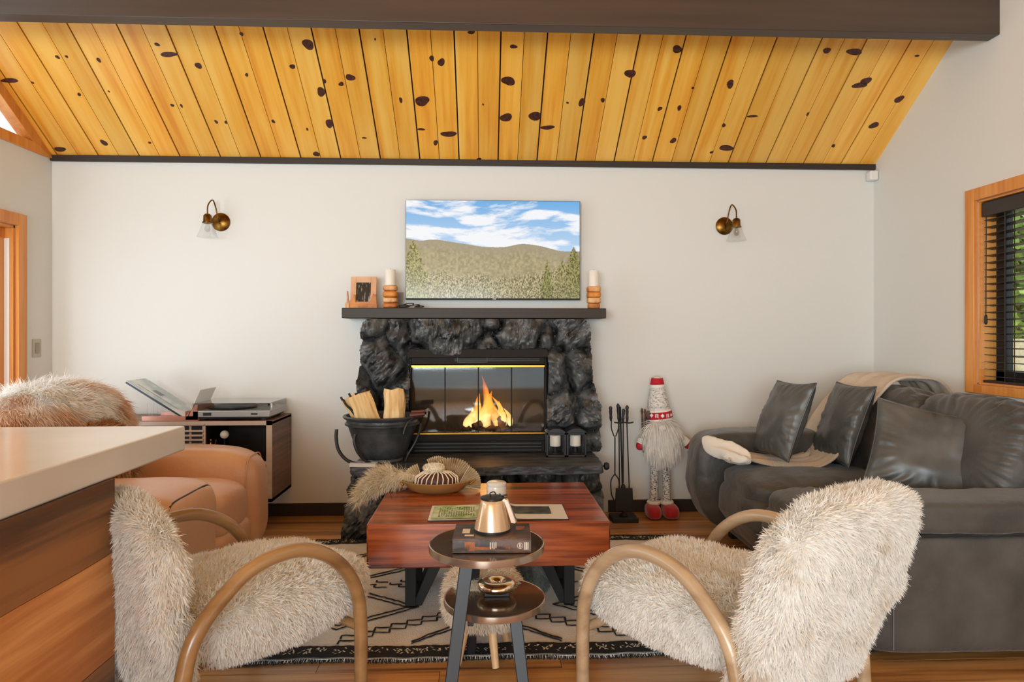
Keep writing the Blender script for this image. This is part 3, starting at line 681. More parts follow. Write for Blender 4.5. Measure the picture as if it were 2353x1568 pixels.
po = D.objects.new('fire_glow', pl); COL.objects.link(po); po.location = (fc.x, 4.33, gz0+.12)
# gas key knob at hearth side
g = G(); c = atZ(1396, 1071, .465)
g.lathe([(0, 0), (.006, .0), (.006, .02), (.02, .024), (.024, .036), (.018, .05), (0, .054)], 20, M=Matrix.Rotation(PI/2, 4, 'Y'))
tag(g.build('gas_key', M_blackm, smooth=50), 'black round knob sticking out of the right end of the hearth', 'knob', loc=(.70, 3.9, .44))
# ================================================================ kitchen island
M_quartz = mat('quartz', S(226, 222, 216), .18, col2=S(216, 210, 202), ns=2, coat=.2)
M_barn = wood('barn_wood_dark', S(52, 33, 21), S(150, 100, 52), 'Y', .5, .1, .1, .55, third=S(92, 60, 34))
M_barn2 = wood('barn_wood_light', S(186, 112, 54), S(232, 166, 100), 'Y', .5, .1, .08, .8, third=S(200, 128, 62))
isl = T('kitchen_island', 'white quartz topped island clad in reclaimed wood planks at left', 'kitchen island', (-1.9, 0, 0))
g = G(); g.box(-1.9+1.9-.75, .85, -1.2, 2.344, .825, .91); g.build('countertop', M_quartz, isl, bevel=.006, segs=3)
# cladding planks with wavy live edges
def edge(z, amp, ph): return lambda y: z+amp*math.sin(y*2.3+ph)+amp*.5*math.sin(y*7+ph*2)
ed = [edge(0.0, 0, 0), edge(.335, .008, 1), edge(.625, .014, 2.2), edge(.825, 0, 0)]
g = G(); ys = [-1.15+i*.0506 for i in range(61)]
for k in range(3):
    g.cur = 1 if k == 1 else 0
    for x_, sgn in ((.86, 1),):
        n = len(ys); v = []
        for y in ys:
            a = ed[k](y)+(.001 if k else 0); b = ed[k+1](y)-(.001 if k < 2 else 0)
            v += [(x_-.03, y, a), (x_, y, a), (x_, y, b), (x_-.03, y, b)]
        f = []
        for i in range(n-1):
            for q in range(4): f.append((i*4+q, i*4+(q+1) % 4, (i+1)*4+(q+1) % 4, (i+1)*4+q))
        f += [(3, 2, 1, 0), tuple((n-1)*4+q for q in range(4))]
        g.add(v, [q[::-1] for q in f])
g.build('cladding', [M_barn, M_barn2], isl, smooth=35)
g = G(); g.box(-.72, .83, -1.15, 1.88, .0, .825); g.build('body', M_barn, isl, bevel=.003)

# ================================================================ rug
M_rug = mat('rug_wool', S(234, 230, 224), .95, col2=S(222, 216, 208), ns=9, bump=.6, bs=160, sheen=.2)
M_rugk = mat('rug_black_yarn', S(34, 33, 34), .95, bump=.5, bs=200)
RX0, RX1, RY0, RY1 = -1.32, 1.11, 2.475, 3.93
rug = T('area_rug', 'cream wool rug with black stepped diamond pattern under the coffee table', 'rug', ((RX0+RX1)/2, (RY0+RY1)/2, 0))
cx, cy = (RX0+RX1)/2, (RY0+RY1)/2; hx, hy = (RX1-RX0)/2, (RY1-RY0)/2
g = G()
def ru(u, v):
    x, y = (u*2-1)*hx, (v*2-1)*hy
    return (x+.004*math.sin(y*30), y+.006*math.sin(x*9)+.003*math.sin(x*41), .012+.0012*math.sin(x*13)*math.sin(y*17))
g.grid(120, 80, ru); nt_ = len(g.v); 
e_ = [j*121 for j in range(81)]+[80*121+i for i in range(1, 121)]+[j*121+120 for j in range(79, -1, -1)]+[i for i in range(119, 0, -1)]
low = len(g.v); g.v += [(g.v[k][0], g.v[k][1], .001) for k in e_]
for i in range(len(e_)):
    j = (i+1) % len(e_); g.f.append((e_[i], e_[j], low+j, low+i)); g.mi.append(0)
g.build('pile', M_rug, rug, smooth=60)
g = G(); random.seed(21)
def yarn(pts, w, jit=.004, z=.0155, step=.02):
    """hand-tufted black line following pts in room x,y"""
    P = []
    for (x0, y0), (x1, y1) in zip(pts[:-1], pts[1:]):
        L = math.hypot(x1-x0, y1-y0); n = max(1, int(L/step))
        for k in range(n): P.append((x0+(x1-x0)*k/n, y0+(y1-y0)*k/n))
    P.append(pts[-1]); P = [(x+random.uniform(-jit, jit), y+random.uniform(-jit, jit)) for x, y in P]
    P = [p for p in P if RX0+.01 < p[0] < RX1-.01 and RY0+.012 < p[1] < RY1-.012]
    if len(P) < 2: return
    v = []; f = []
    for i, (x, y) in enumerate(P):
        a = P[max(i-1, 0)]; b = P[min(i+1, len(P)-1)]; dx, dy = b[0]-a[0], b[1]-a[1]; l = math.hypot(dx, dy)+1e-9
        ww = w*(.6+.6*random.random())/2; v += [(x-cx+dy/l*ww, y-cy-dx/l*ww, z), (x-cx, y-cy, z+.003), (x-cx-dy/l*ww, y-cy+dx/l*ww, z)]
    for i in range(len(P)-1): f += [(i*3, i*3+3, i*3+4, i*3+1), (i*3+1, i*3+4, i*3+5, i*3+2)]
    g.add(v, f)
def steps(x, y, sx, sy, n, w=.009):
    p = [(x, y)]
    for k in range(n): p.append((p[-1][0]+sx, p[-1][1])); p.append((p[-1][0], p[-1][1]+sy))
    yarn(p, w, .002)
ox = .01
mir = lambda P, s, m: [(ox+s*x, y if not m else 6.40-y) for x, y in P]
for s in (-1, 1):
    for m in (False, True):
        for k in (0, 1):
            i = .035*k
            yarn(mir([(.30+i*1.6, 2.93), (.62, 2.72+i), (.96-i*1.6, 2.93), (.62, 3.14-i), (.30+i*1.6, 2.93)], s, m), .011)
            yarn(mir([(0, 2.85-i), (.30, 2.60-i*.6)], s, m), .011)
            p = [(.15, 2.86-.045*k)]
            for q in range(7): p.append((p[-1][0]+.062, p[-1][1])); p.append((p[-1][0], p[-1][1]-.033))
            yarn(mir(p, s, m), .010, .002)
        p = [(.98, 2.62)]
        for q in range(4): p.append((p[-1][0]+.06, p[-1][1])); p.append((p[-1][0], p[-1][1]+.04))
        yarn(mir(p, s, m), .010, .002)
    for r_ in range(3):
        for c_ in range(7):
            x = .36+c_*.12+(r_ % 2)*.05; y = 3.165+r_*.033
            yarn([(ox+s*x, y), (ox+s*(x+.06), y), (ox+s*(x+.06), y+.02)], .011, .002)
# woven dark bands along both long ends, with pale flecks
M_rugw = mat('rug_fleck', S(214, 206, 188), .95)
for yb, d in ((RY0+.004, 1), (RY1-.004, -1)):
    v = []; n = 160
    for k in range(n+1):
        x = RX0+.006+(RX1-RX0-.012)*k/n; wv_ = .006*math.sin((x-cx)*9)+.003*math.sin((x-cx)*41)
        v += [(x-cx, yb-cy+wv_, .0155), (x-cx, yb-cy+d*(.088+.006*random.random())+wv_, .0155)]
    g.cur = 0; g.add(v, [(2*k, 2*k+2, 2*k+3, 2*k+1)[::d] for k in range(n)])
    g.cur = 1
    for k in range(330):
        x = RX0+.02+(RX1-RX0-.04)*random.random(); y = yb+d*random.uniform(.022, .066); wv_ = .006*math.sin((x-cx)*9)+.003*math.sin((x-cx)*41)
        dx_, dy_ = random.uniform(-.012, .012), d*random.uniform(.004, .018); w_ = .003
        g.add([(x-cx-w_, y-cy+wv_, .0175), (x-cx+w_, y-cy+wv_, .0175), (x-cx+dx_+w_, y-cy+dy_+wv_, .0178), (x-cx+dx_-w_, y-cy+dy_+wv_, .0178)], [(0, 1, 2, 3)])
g.build('pattern', [M_rugk, M_rugw], rug, smooth=60)
g = G()
for yb, d in ((RY0, -1), (RY1, 1)):
    for k in range(420):
        x = RX0+k*(RX1-RX0)/420; yy = yb+.006*math.sin((x-cx)*9)
        g.tube([(x-cx, yy-cy-d*.004, .011), (x-cx+random.uniform(-.004, .004), yy-cy+d*.012, .007), (x-cx+random.uniform(-.008, .008), yy-cy+d*random.uniform(.012, .018), .003)], [.0022, .002, .0015], 4, cap=False)
g.build('fringe', M_rugk, rug)

# ================================================================ coffee table
M_mah = wood('red_hardwood', S(50, 20, 9), S(178, 92, 44), 'X', .28, .35, .06, 1.3, third=S(128, 56, 25))
ct = T('coffee_table', 'thick reddish hardwood block coffee table on black steel legs', 'coffee table', (.022, 3.075, 0))
g = G(); g.box(-.506, .506, -.365, .365, .265, .45); g.build('table_top', M_mah, ct, bevel=.006, segs=3)
for x in (-.345, .365):
    g = G()
    for yy, dx in ((-.22, 0), (.22, 0)):
        pass
    g.prism([(-.30, .265), (-.24, .265), (-.13, .016), (-.19, .016)], x-.02, x+.02, 'X') if 0 else None
    s_ = 1 if x < 0 else -1
    g.prism([(x-.028, .265), (x+.02, .265), (x+.02, .016), (x-.028, .016)], -.155, -.135)
    g.prism([(x+s_*.105, .265), (x+s_*.165, .265), (x+s_*.045, .022), (x+s_*.005, .022)], -.15, -.138)
    g.box(x-.028, x+.02, -.155, .16, .0155, .024)
    g.prism([(x-.028, .265), (x+.02, .265), (x+.02, .016), (x-.028, .016)], .14, .16)
    g.prism([(x+s_*.105, .265), (x+s_*.165, .265), (x+s_*.045, .022), (x+s_*.005, .022)], .143, .155)
    g.build('leg', M_blackm, ct, bevel=.002)

# ---------------------------------------------------------------- side table
M_smoke = mat('smoked_glass_top', S(52, 36, 24), .12, col2=S(86, 62, 38), ns=3, stretch=(1, 5, 1), coat=.6)
M_rim = mat('rim_metal', S(176, 160, 146), .2, .8)
M_leg = mat('charcoal_leg', S(40, 42, 46), .4, spec=.5)
st = T('side_table', 'small two-tier round dark side table on charcoal legs in front of coffee table', 'side table', (.02, 2.27, 0))
def disc(cx_, cy_, r, z0, z1, nm):
    g = G(); g.lathe([(0, z1), (r-.006, z1), (r-.006, z0+.004), (0, z0+.004)][::-1], 64, c=(cx_, cy_, 0)); o = g.build(nm, M_smoke, st, smooth=40)
    g = G(); g.lathe([(r-.0055, z1-.001), (r-.003, z1+.0015), (r, z1), (r+.001, (z0+z1)/2), (r, z0), (r-.02, z0), (r-.02, z0+.003)][::-1], 64, c=(cx_, cy_, 0)); g.build('rim', M_rim, o, smooth=40)
disc(-.011, -.03, .197, .497, .52, 'table_top'); disc(.018, .055, .18, .278, .30, 'lower_shelf')
def bar(name, p0, p1, w0, w1, t=.02, parent=st, mt_=None):
    p0, p1 = Vector(p0), Vector(p1); g = G(); v = []
    for p, w in ((p0, w0), (p1, w1)): v += [(p.x-w/2, p.y-t/2, p.z), (p.x+w/2, p.y-t/2, p.z), (p.x+w/2, p.y+t/2, p.z), (p.x-w/2, p.y+t/2, p.z)]
    g.add(v, [(0, 1, 2, 3), (7, 6, 5, 4), (0, 4, 5, 1), (1, 5, 6, 2), (2, 6, 7, 3), (3, 7, 4, 0)])
    return g.build(name, mt_ or M_leg, parent, bevel=.003)
bar('leg', (-.075, -.13, .4975), (-.14, -.20, 0), .045, .040, .024)
bar('leg', (-.05, .1, .4975), (-.07, .235, 0), .04, .036, .024)
bar('leg', (.085, -.02, .2785), (.118, -.09, 0), .044, .038, .024)
g = G(); g.box(-.09, .11, -.055, -.035, .262, .2785); g.box(-.075, -.055, -.1, .15, .262, .2785); g.build('shelf_bracket', M_leg, st, bevel=.002)

# items on the side table
M_cover = mat('book_cover', S(44, 32, 28), .28, col2=S(96, 66, 52), ns=14, contrast=(.45, .6), coat=.4)
M_page = mat('book_pages', S(226, 220, 208), .8, col2=S(200, 192, 178), ns=3, stretch=(1, 1, 260))
bk = T('thick_book', 'thick dark brown hardcover book lying on top tier of side table', 'book', (.028, 2.207, .5225), math.radians(-2))
g = G(); g.box(-.128, .128, -.088, .085, .042, .046); g.box(-.128, .128, -.088, .085, 0, .004); g.box(-.128, .128, -.088, -.084, .004, .042); g.build('cover', M_cover, bk, bevel=.001)
g = G(); g.box(-.126, .123, -.084, .08, .004, .042); g.build('pages', M_page, bk)
M_or = mat('spine_picture', S(176, 98, 40), .35, col2=S(60, 30, 16), ns=30); M_cr = mat('cream_ink', S(226, 214, 196), .4)
g = G(); g.box(-.06, .06, -.0886, -.088, .010, .020); g.box(-.088, -.055, -.0887, -.088, .006, .036); g.build('spine_picture', M_or, bk)
g = G(); g.cur = 0
for k in range(4): g.box(-.006+k*.006, -.003+k*.006, -.0889, -.088, .012+(k % 2)*.003, .034)
g.build('title_marks', M_cr, bk); g = G()
for k in range(3): g.box(.106+k*.005, .109+k*.005, -.0887, -.088, .010, .034)
g.tube([(.092+.009*math.cos(a*PI/8), -.0882, .023+.009*math.sin(a*PI/8)) for a in range(16)], .0009, 5, closed=True)
g.build('spine_emblem', M_cr, bk)
g = G(); g.box(-.10, -.075, -.03, .02, .046, .0463); g.box(-.09, -.06, -.06, -.045, .046, .0463); g.build('cover_marks', M_cr, bk)
cu = D.curves.new('spine_letter', 'FONT'); cu.body = 'B'; cu.size = .016; cu.extrude = .0003; cu.align_x = 'CENTER'; cu.align_y = 'CENTER'
to_ = D.objects.new('tmp_text', cu); me_ = D.meshes.new_from_object(to_); D.objects.remove(to_); me_.materials.clear(); me_.materials.append(M_cr)
o = D.objects.new('spine_letter', me_); COL.objects.link(o); o.parent = bk; o.location = (.092, -.0884, .023); o.rotation_euler = (PI/2, 0, 0)
g = G(); g.box(.08, .11, .01, .05, .046, .0463); g.build('cover_picture', M_or, bk)
M_enamel = mat('champagne_enamel', S(212, 176, 136), .22, .35, coat=.6)
M_steel = mat('polished_steel', S(220, 206, 190), .12, 1)
jg = T('carafe', 'champagne coloured conical carafe with handle standing on the thick book', 'carafe', (.028, 2.215, .5685))
g = G(); g.lathe([(0, 0), (.058, 0), (.062, .004), (.0605, .012), (.05, .06), (.041, .092), (.037, .104), (.034, .107), (0, .107)], 40); g.build('body', M_enamel, jg, smooth=40)
g = G(); g.lathe([(.0625, -.0003), (.0632, .004), (.0625, .008), (.0600, .008)], 40); g.build('base_ring', M_black, jg, smooth=40)
g = G(); g.lathe([(.036, .103), (.040, .106), (.040, .112), (.03, .115), (.0, .117)], 40); g.build('lid', M_black, jg, smooth=40)
g = G(); g.tube(smoothpts([(-.005, -.01, .116), (-.008, -.014, .128), (.006, -.014, .132), (.012, -.012, .122)], 5), .002, 6); g.tube([(.02, 0, .114), (.052, 0, .118)], .003, 8); g.build('lid_loop', M_black, jg, smooth=60)
g = G(); g.prism([(.030, .110), (.052, .108), (.085, .028), (.078, .018), (.060, .022), (.044, .075)], -.012, .012); g.build('handle', M_steel, jg, bevel=.005, segs=3)
orn = T('ring_ornament', 'shiny gold ring shaped ornament on the lower tier of side table', 'ornament', (.045, 2.345, .3005))
g = G(); g.box(-.045, .045, -.03, .03, 0, .014); g.build('base', M_black, orn, bevel=.002)
M_gold = mat('pale_gold', S(240, 220, 192), .16, 1)
g = G(); n, m_ = 48, 18; v = []; f = []
for i in range(n):
    a = 2*PI*i/n
    for j in range(m_):
        b = 2*PI*j/m_; R = .041+.030*math.cos(b); v.append((R*math.cos(a), R*math.sin(a)*.95, .032+.019*math.sin(b)))
for i in range(n):
    for j in range(m_): f.append((i*m_+j, ((i+1) % n)*m_+j, ((i+1) % n)*m_+(j+1) % m_, i*m_+(j+1) % m_))
g.add(v, f); g.build('ring', M_gold, orn, smooth=80)

# items on the coffee table
M_paper = mat('magazine_paper', S(232, 230, 226), .35, coat=.2)
mg = T('open_magazine', 'open picture magazine lying on the coffee table behind the carafe', 'magazine', (.06, 2.86, .4505))
def pagez(t): return .004+.016*math.exp(-((t-.06)/.12)**2)*min(1, t/.02+.2)
for s in (-1, 1):
    g = G(); n = 24
    for k in range(7):
        fn = lambda u, v, k=k: (s*(.002+u*(.288+.0008*k)), -.118+v*.236-(.001*k), .001+k*.0012*(1-.5*u)+ (pagez(u)-.004)*(.3+k*.12)+.0004)
        g.grid(n, 2, fn, flip=(s < 0))
    g.build('page_block', M_paper, mg, smooth=60)
    M_pic = mat('green_picture' if s < 0 else 'dark_photo', S(150, 182, 118) if s < 0 else S(40, 44, 42), .4, col2=S(214, 222, 196) if s < 0 else S(96, 98, 92), ns=18 if s < 0 else 26, contrast=(.4, .62))
    g = G(); k = 7; u0, u1, v0, v1 = (.05, .96, .05, .95) if s < 0 else (.17, .78, .32, .80)
    fn = lambda u, v: (s*(.002+(u0+u*(u1-u0))*.293), -.125+(v0+v*(v1-v0))*.236, .0035+k*.0012*(1-.5*(u0+u*(u1-u0)))+(pagez(u0+u*(u1-u0))-.004)*(.3+k*.12)+.0004)
    g.grid(n, 4, fn, flip=(s < 0)); g.build('printed_picture', M_pic, mg, smooth=60)
    if s < 0:
        g = G(); random.seed(2)
        for r_ in range(9):
            for c_ in range(15):
                if random.random() < .2: continue
                x = -.255+c_*.0105; y = -.085+r_*.017; u = -x/.293
                z = .0035+k*.0012*(1-.5*u)+(pagez(u)-.004)*(.3+k*.12)+.0007
                g.box(x, x+random.uniform(.004, .008), y, y+.009, z, z+.0003)
        g.build('printed_blocks', mat('olive_ink', S(86, 96, 52), .5), mg)
g = G(); g.box(-.296, .298, -.122, .122, 0, .0012); g.build('magazine_cover', M_blackm, mg)
cup = T('white_jar', 'white glazed jar on the coffee table just behind the carafe', 'jar', (.058, 3.035, .4505))
g = G(); g.lathe([(0, 0), (.04, 0), (.045, .006), (.046, .07), (.044, .078), (.046, .082), (.046, .092), (.04, .097), (0, .098)], 32); g.build('jar_body', mat('white_glaze', S(228, 224, 218), .2, coat=.5), cup, smooth=40)
g = G(); g.tube(smoothpts([(.012, -.045, .052), (.02, -.05, .045), (.03, -.046, .035), (.02, -.047, .03)], 6), .002, 6); g.build('twine', M_blackm, cup, smooth=60)
# brass bowl with dried botanicals
bw = T('brass_bowl', 'shallow brass bowl of dried botanicals on left of coffee table', 'bowl', (-.235, 3.27, .4505))
g = G(); g.lathe([(0, 0), (.10, 0), (.135, .014), (.165, .046), (.172, .058), (.168, .059), (.155, .044), (.125, .020), (0, .010)], 48, sx=1, sy=.72); g.build('bowl_body', mat('bowl_brass', S(196, 168, 104), .32, .7), bw, smooth=50)
g = G(); g.tube(smoothpts([(.163, -.03, .04), (.185, -.012, .052), (.192, .0, .054), (.185, .012, .052), (.163, .03, .04)], 6), .005, 8); g.build('handle', M_brass, bw, smooth=60); g = G(); g.tube(smoothpts([(-.163, -.03, .04), (-.185, -.012, .052), (-.192, 0, .054), (-.185, .012, .052), (-.163, .03, .04)], 6), .005, 8); g.build('handle', M_brass, bw, smooth=60)
M_drk = mat('dark_seed_pod', S(72, 30, 22), .6); M_cream = mat('cream_fibre', S(240, 226, 200), .7, col2=S(220, 196, 160), ns=12)
pod = T('dried_seed_pod', 'dark red ribbed seed pod with cream ribs in the brass bowl', 'dried plant', (-.235, 3.255, .464))
g = G(); g.lathe([(0, 0), (.08, .004), (.105, .03), (.10, .062), (.07, .082), (0, .088)], 40, sy=.66); g.build('pod_body', M_drk, pod, smooth=60)
g = G()
for k in range(24):
    a = 2*PI*k/24; pr_ = [(.085, .004), (.108, .03), (.104, .062), (.073, .083), (.03, .090)]
    g.tube([(r*math.cos(a+.05*i), r*.67*math.sin(a+.05*i), z) for i, (r, z) in enumerate(pr_)], .0032, 5)
g.build('pod_rib', M_cream, pod, smooth=60)
def dW(W, V): return W*(1+.08*vnoise(V*5, 3))[:, None]
g = G(); g.puff((0, 0, .103), (.050, .038, .018), 2.2, 16, dW)
puffball = furry('dried_flower_head', g, M_cream, None, 1500, .010, .003, (0, 0, .3), .3, .4, .02, 1, 5); tag(puffball, 'round cream dried flower head on top of the dark seed pod', 'dried flower', loc=(-.25, 3.255, .464))
def fan(name, loc, tilt, yaw, R, spread, lb, mt_, n=22, roll=0):
    """pleated dried palm fan"""
    g = G(); v = []; f = []
    for k in range(2*n+1):
        a = -spread/2+spread*k/(2*n); zz = .011 if k % 2 else -.011; rr = R*(1-.05*(k % 2))*(1-.1*abs(a/spread))
        for j in range(5):
            t = j/4; v.append((rr*t*math.sin(a), zz*t*1.6+.16*R*t*t*1.2, rr*t*math.cos(a)))
    for k in range(2*n):
        for j in range(4): f.append((k*5+j, (k+1)*5+j, (k+1)*5+j+1, k*5+j+1))
    g.add(v, f); o = g.build(name, mt_, solid=.0015)
    tag(o, lb, 'dried leaf', 'dried palm fans in the brass bowl', loc=loc, rot=(tilt, roll, yaw)); return o
M_palm = mat('palm_leaf', S(224, 204, 172), .7, col2=S(150, 80, 56), ns=14, contrast=(.45, .7))
fan('dried_palm_fan', (-.175, 3.26, .475), math.radians(-18), math.radians(-10), .15, 2.0, 'large dried palm fan with red streaks at right side of brass bowl', M_palm, roll=.55)
fan('dried_palm_fan', (-.30, 3.29, .475), math.radians(-15), .3, .12, 1.1, 'narrow cream palm fan at left side of brass bowl', M_cream, 10, roll=-.85)
fan('dried_palm_fan', (-.24, 3.33, .49), math.radians(-10), 0, .125, 1.0, 'small upright palm fan at the back of brass bowl', M_cream, 12, roll=.05)
fan('dried_palm_fan', (-.13, 3.25, .48), math.radians(-30), -.5, .12, 1.2, 'pale palm fan drooping over right rim of brass bowl', M_cream, 12, roll=1.05)
# pampas plume hanging over the left edge
g = G(); pp = smoothpts([(.05, 0, .035), (-.03, 0, .045), (-.13, -.02, .035), (-.22, -.05, -.01), (-.27, -.07, -.07)], 6)
rr = [.004, .004, .004, .005, .006, .008, .012, .016, .02, .024, .027, .03, .032, .033, .033, .032, .03, .027, .024, .02, .016, .012, .008, .005, .003]
g.tube(pp, rr[:len(pp)], 10, cap=False)
pm = furry('pampas_plume', g, M_cream, None, 3800, .055, .0022, (-.75, -.1, -.5), 1.1, .25, .02, .45, 8, wav=.22); tag(pm, 'feathery cream pampas plume drooping off the left corner of coffee table', 'dried grass', loc=(-.36, 3.30, .478))

# ================================================================ sheepskin armchairs
M_fur = furmat('sheepskin', S(248, 245, 240), S(226, 206, 180), 4.5, (.58, .80))
M_tube = wood('bentwood', S(150, 122, 92), S(196, 170, 138), 'Y', .32, .35, .05, .5)
arch = [(.225, 0), (.226, .12), (.225, .25), (.213, .35), (.17, .44), (.095, .515), (0, .560), (-.1, .566), (-.19, .543), (-.265, .49), (-.323, .432), (-.358, .365), (-.38, .25), (-.39, .12), (-.395, 0)]
def armchair(label, loc, rz, seed, tubemat, wb=.30, by=-.425, ln=.085, bt=.082, bz=.465, bh=.285, bp_=3.6):
    r = T('sheepskin_armchair', label, 'armchair', loc, rz, 'sheepskin armchairs with bentwood arms')
    for s in (-1, 1):
        g = G(); g.tube(smoothpts([(s*.33, a, b) for a, b in arch], 7), .0225, 16); g.build('arm', tubemat, r, smooth=60)
    g = G()
    for (a, b) in ((.225, .24), (-.36, .27)): g.tube([(-.33, a, b), (.33, a, b)], .016, 12)
    for x in (-.2, .2): g.tube([(x, .225, .24), (x, -.36, .27)], .014, 10)
    g.build('seat_rail', tubemat, r, smooth=60)
    def ds(W, V):
        y = V[:, 1]; x = V[:, 0]; W = W.copy(); W[:, 2] += -.035*np.clip(y, 0, 1)**2+.02*np.clip(-y, 0, 1)-.012*np.abs(x)**3*0
        W[:, 2] += .012*fbm(W*6, seed, 3); W[:, 1] += .012*fbm(W*6, seed+4, 3)
        lo = np.clip(-V[:, 2], 0, 1); W[:, 1] -= .07*lo*np.clip(y, 0, 1); W[:, 2] += .05*lo*np.clip(y, 0, 1)
        return W
    g = G(); g.puff((0, .02, .335), (.285, .385, .115), 3.2, 30, ds)
    def cs_(p):
        c = np.zeros_like(p); k = np.clip((p[:, 2]-.36)/.06, 0, 1); c[:, 2] = -.9*(1-k); c[:, 0] += np.sign(p[:, 0])*.35*k; c[:, 1] += .35*k
        return c
    furry('seat_sheepskin', g, M_fur, r, 80000, .022, .0034, cs_, .9, .45, .020, .55, seed, wav=.3)
    def db(W, V):
        W = W.copy(); z = V[:, 2]; W[:, 1] -= ln*z; W[:, 0] *= 1-.07*np.clip(z, 0, 1)**2-.0*z
        W[:, 1] -= .03*np.clip(-z, 0, 1)*0; W += (.014*np.stack([fbm(W*7, seed+1, 3), fbm(W*7, seed+2, 3), fbm(W*7, seed+3, 3)], 1))
        W[:, 1] -= .02*np.sin(V[:, 0]*7+z*2)*np.clip(-V[:, 1], 0, 1)*np.clip(.6-z, 0, 1)
        return W
    g = G(); g.puff((0, by, bz), (wb, bt, bh), bp_, 34, db)
    def cb(p):
        c = np.zeros_like(p); k = np.clip((p[:, 2]-.66)/.08, 0, 1); c[:, 2] = -1*(1-k)+.1*k; c[:, 1] = -.45*k; return c
    furry('back_sheepskin', g, M_fur, r, 100000, .026, .0034, cb, 1.0, .40, .022, .5, seed+9, wav=.28)
    return r
M_tube2 = wood('bentwood_tan', S(128, 92, 54), S(170, 132, 88), 'Y', .3, .4, .05, .5)
armchair('cream sheepskin armchair with tan bentwood arms beside the kitchen island', (-.815, 2.273, 0), math.radians(49.8-90), 31, M_tube2, .29, -.365, .035, .06)
armchair('cream sheepskin armchair with greyish bentwood arms in front of the grey sofa', (.733, 2.195, 0), math.radians(124.5-90), 47, M_tube, .335, bz=.472, bh=.302, bp_=5)
# stools
M_fur2 = furmat('cream_boucle', S(240, 228, 210), S(220, 202, 178), 9)
sl = T('fuzzy_stool', 'round cream shaggy stool with pale wooden legs behind the side table', 'stool', (-.005, 2.50, 0))
def dd_(W, V):
    W = W.copy(); W[:, :2] *= (1+.03*fbm(W*9, 3, 2))[:, None]; return W
g = G(); g.puff((0, 0, .235), (.145, .145, .10), 3, 22, dd_)
furry('seat', g, M_fur2, sl, 15000, .022, .003, (0, 0, -1), .8, .4, .02, .7, 77)
for a in (PI*.25, PI*.75, PI*1.25, PI*1.62):
    g = G(); ca, sa = math.cos(a), math.sin(a); g.tube([(ca*.09, sa*.09, .15), (ca*.13, sa*.13, 0 if sa < 0 and 0 else .0155)], [.018, .013], 10); g.build('leg', wood('beech', S(206, 160, 112), S(232, 196, 150), 'Z', .4), sl, smooth=50)
g = G(); g.puff((0, 0, .125), (.13, .13, .108), 3.5, 20, dd_)
p2 = furry('pouf', g, mat('grey_shag', S(150, 156, 150), .9, col2=S(112, 118, 112), ns=12), None, 12000, .022, .003, (0, 0, -1), .8, .4, .02, .7, 88)
tag(p2, 'grey green shaggy pouf tucked under the coffee table', 'pouf', loc=(.18, 3.12, 0))
# ================================================================ grey leather sofa
M_sofa = mat('charcoal_suede', S(54, 52, 50), .5, col2=S(84, 81, 77), ns=5, contrast=(.3, .75), bump=.35, bs=28, sheen=.2, spec=.45)
M_seam = mat('seam', S(120, 116, 110), .6)
M_pil = mat('charcoal_leather', S(70, 71, 69), .36, col2=S(90, 91, 89), ns=8, bump=.12, bs=14, spec=.55)
so = T('sofa', 'charcoal grey suede leather sofa along the right wall under the window', 'sofa', (2.0, 3.2, 0))
def wr(seed, a=.006, f=7):
    return lambda W, V: W+a*np.stack([fbm(W*f, seed, 3), fbm(W*f, seed+3, 3), fbm(W*f, seed+6, 3)], 1)
def P_(name, c, h, p, n, disp=None, m=M_sofa, par=None, Mx=None):
    g = G(); g.puff((0, 0, 0), h, p, n, disp); M = Matrix.Translation(Vector(c)-Vector((2.0, 3.2, 0)))
    if Mx is not None: M = M @ Mx
    g.v = [tuple(M @ Vector(v)) for v in g.v]
    return g.build(name, m, par or so, smooth=60)
P_('base', (1.98, 3.19, .18), (.56, .80, .12), 10, 20, wr(1, .003))
g = G()
for x, y in ((1.5, 2.5), (2.45, 2.5), (1.52, 3.9), (2.45, 3.9)):
    g = G(); g.box(x-2-.03, x-2+.03, y-3.2-.03, y-3.2+.03, 0, .07); g.build('foot', M_blackm, so)
# near arm (nearest the viewpoint): panel and padded roll
P_('arm_panel', (2.02, 2.455, .265), (.60, .115, .215), 16, 24, wr(2, .003))
def armroll(W, V):
    W = W.copy(); W += .004*np.stack([fbm(W*8, 3, 3)]*3, 1); return W
P_('arm', (2.01, 2.462, .549), (.64, .135, .064), 5, 40, armroll)
P_('arm_welt', (2.02, 2.46, .487), (.612, .118, .008), 8, 20, None, M_blackm)
g = G()
for x in (1.505, 2.05):
    g = G(); g.tube([(x-2, 2.339-3.2, .07), (x-2, 2.3385-3.2, .46)], .0018, 6); g.build('seam', M_seam, so)
# far arm: rounded deep front, leaning outwards
def fa(W, V):
    W = W.copy(); z = V[:, 2]; W[:, 0] += np.where(V[:, 0] < 0, .12*np.clip(-z, 0, 1)**1.5+.03*np.clip(z, 0, 1), 0); W[:, 1] += .012*fbm(W*5, 9, 3)
    return W+.004*fbm(W*9, 12, 3)[:, None]
P_('arm', (1.90, 3.915, .355), (.655, .145, .305), 6.5, 40, fa)
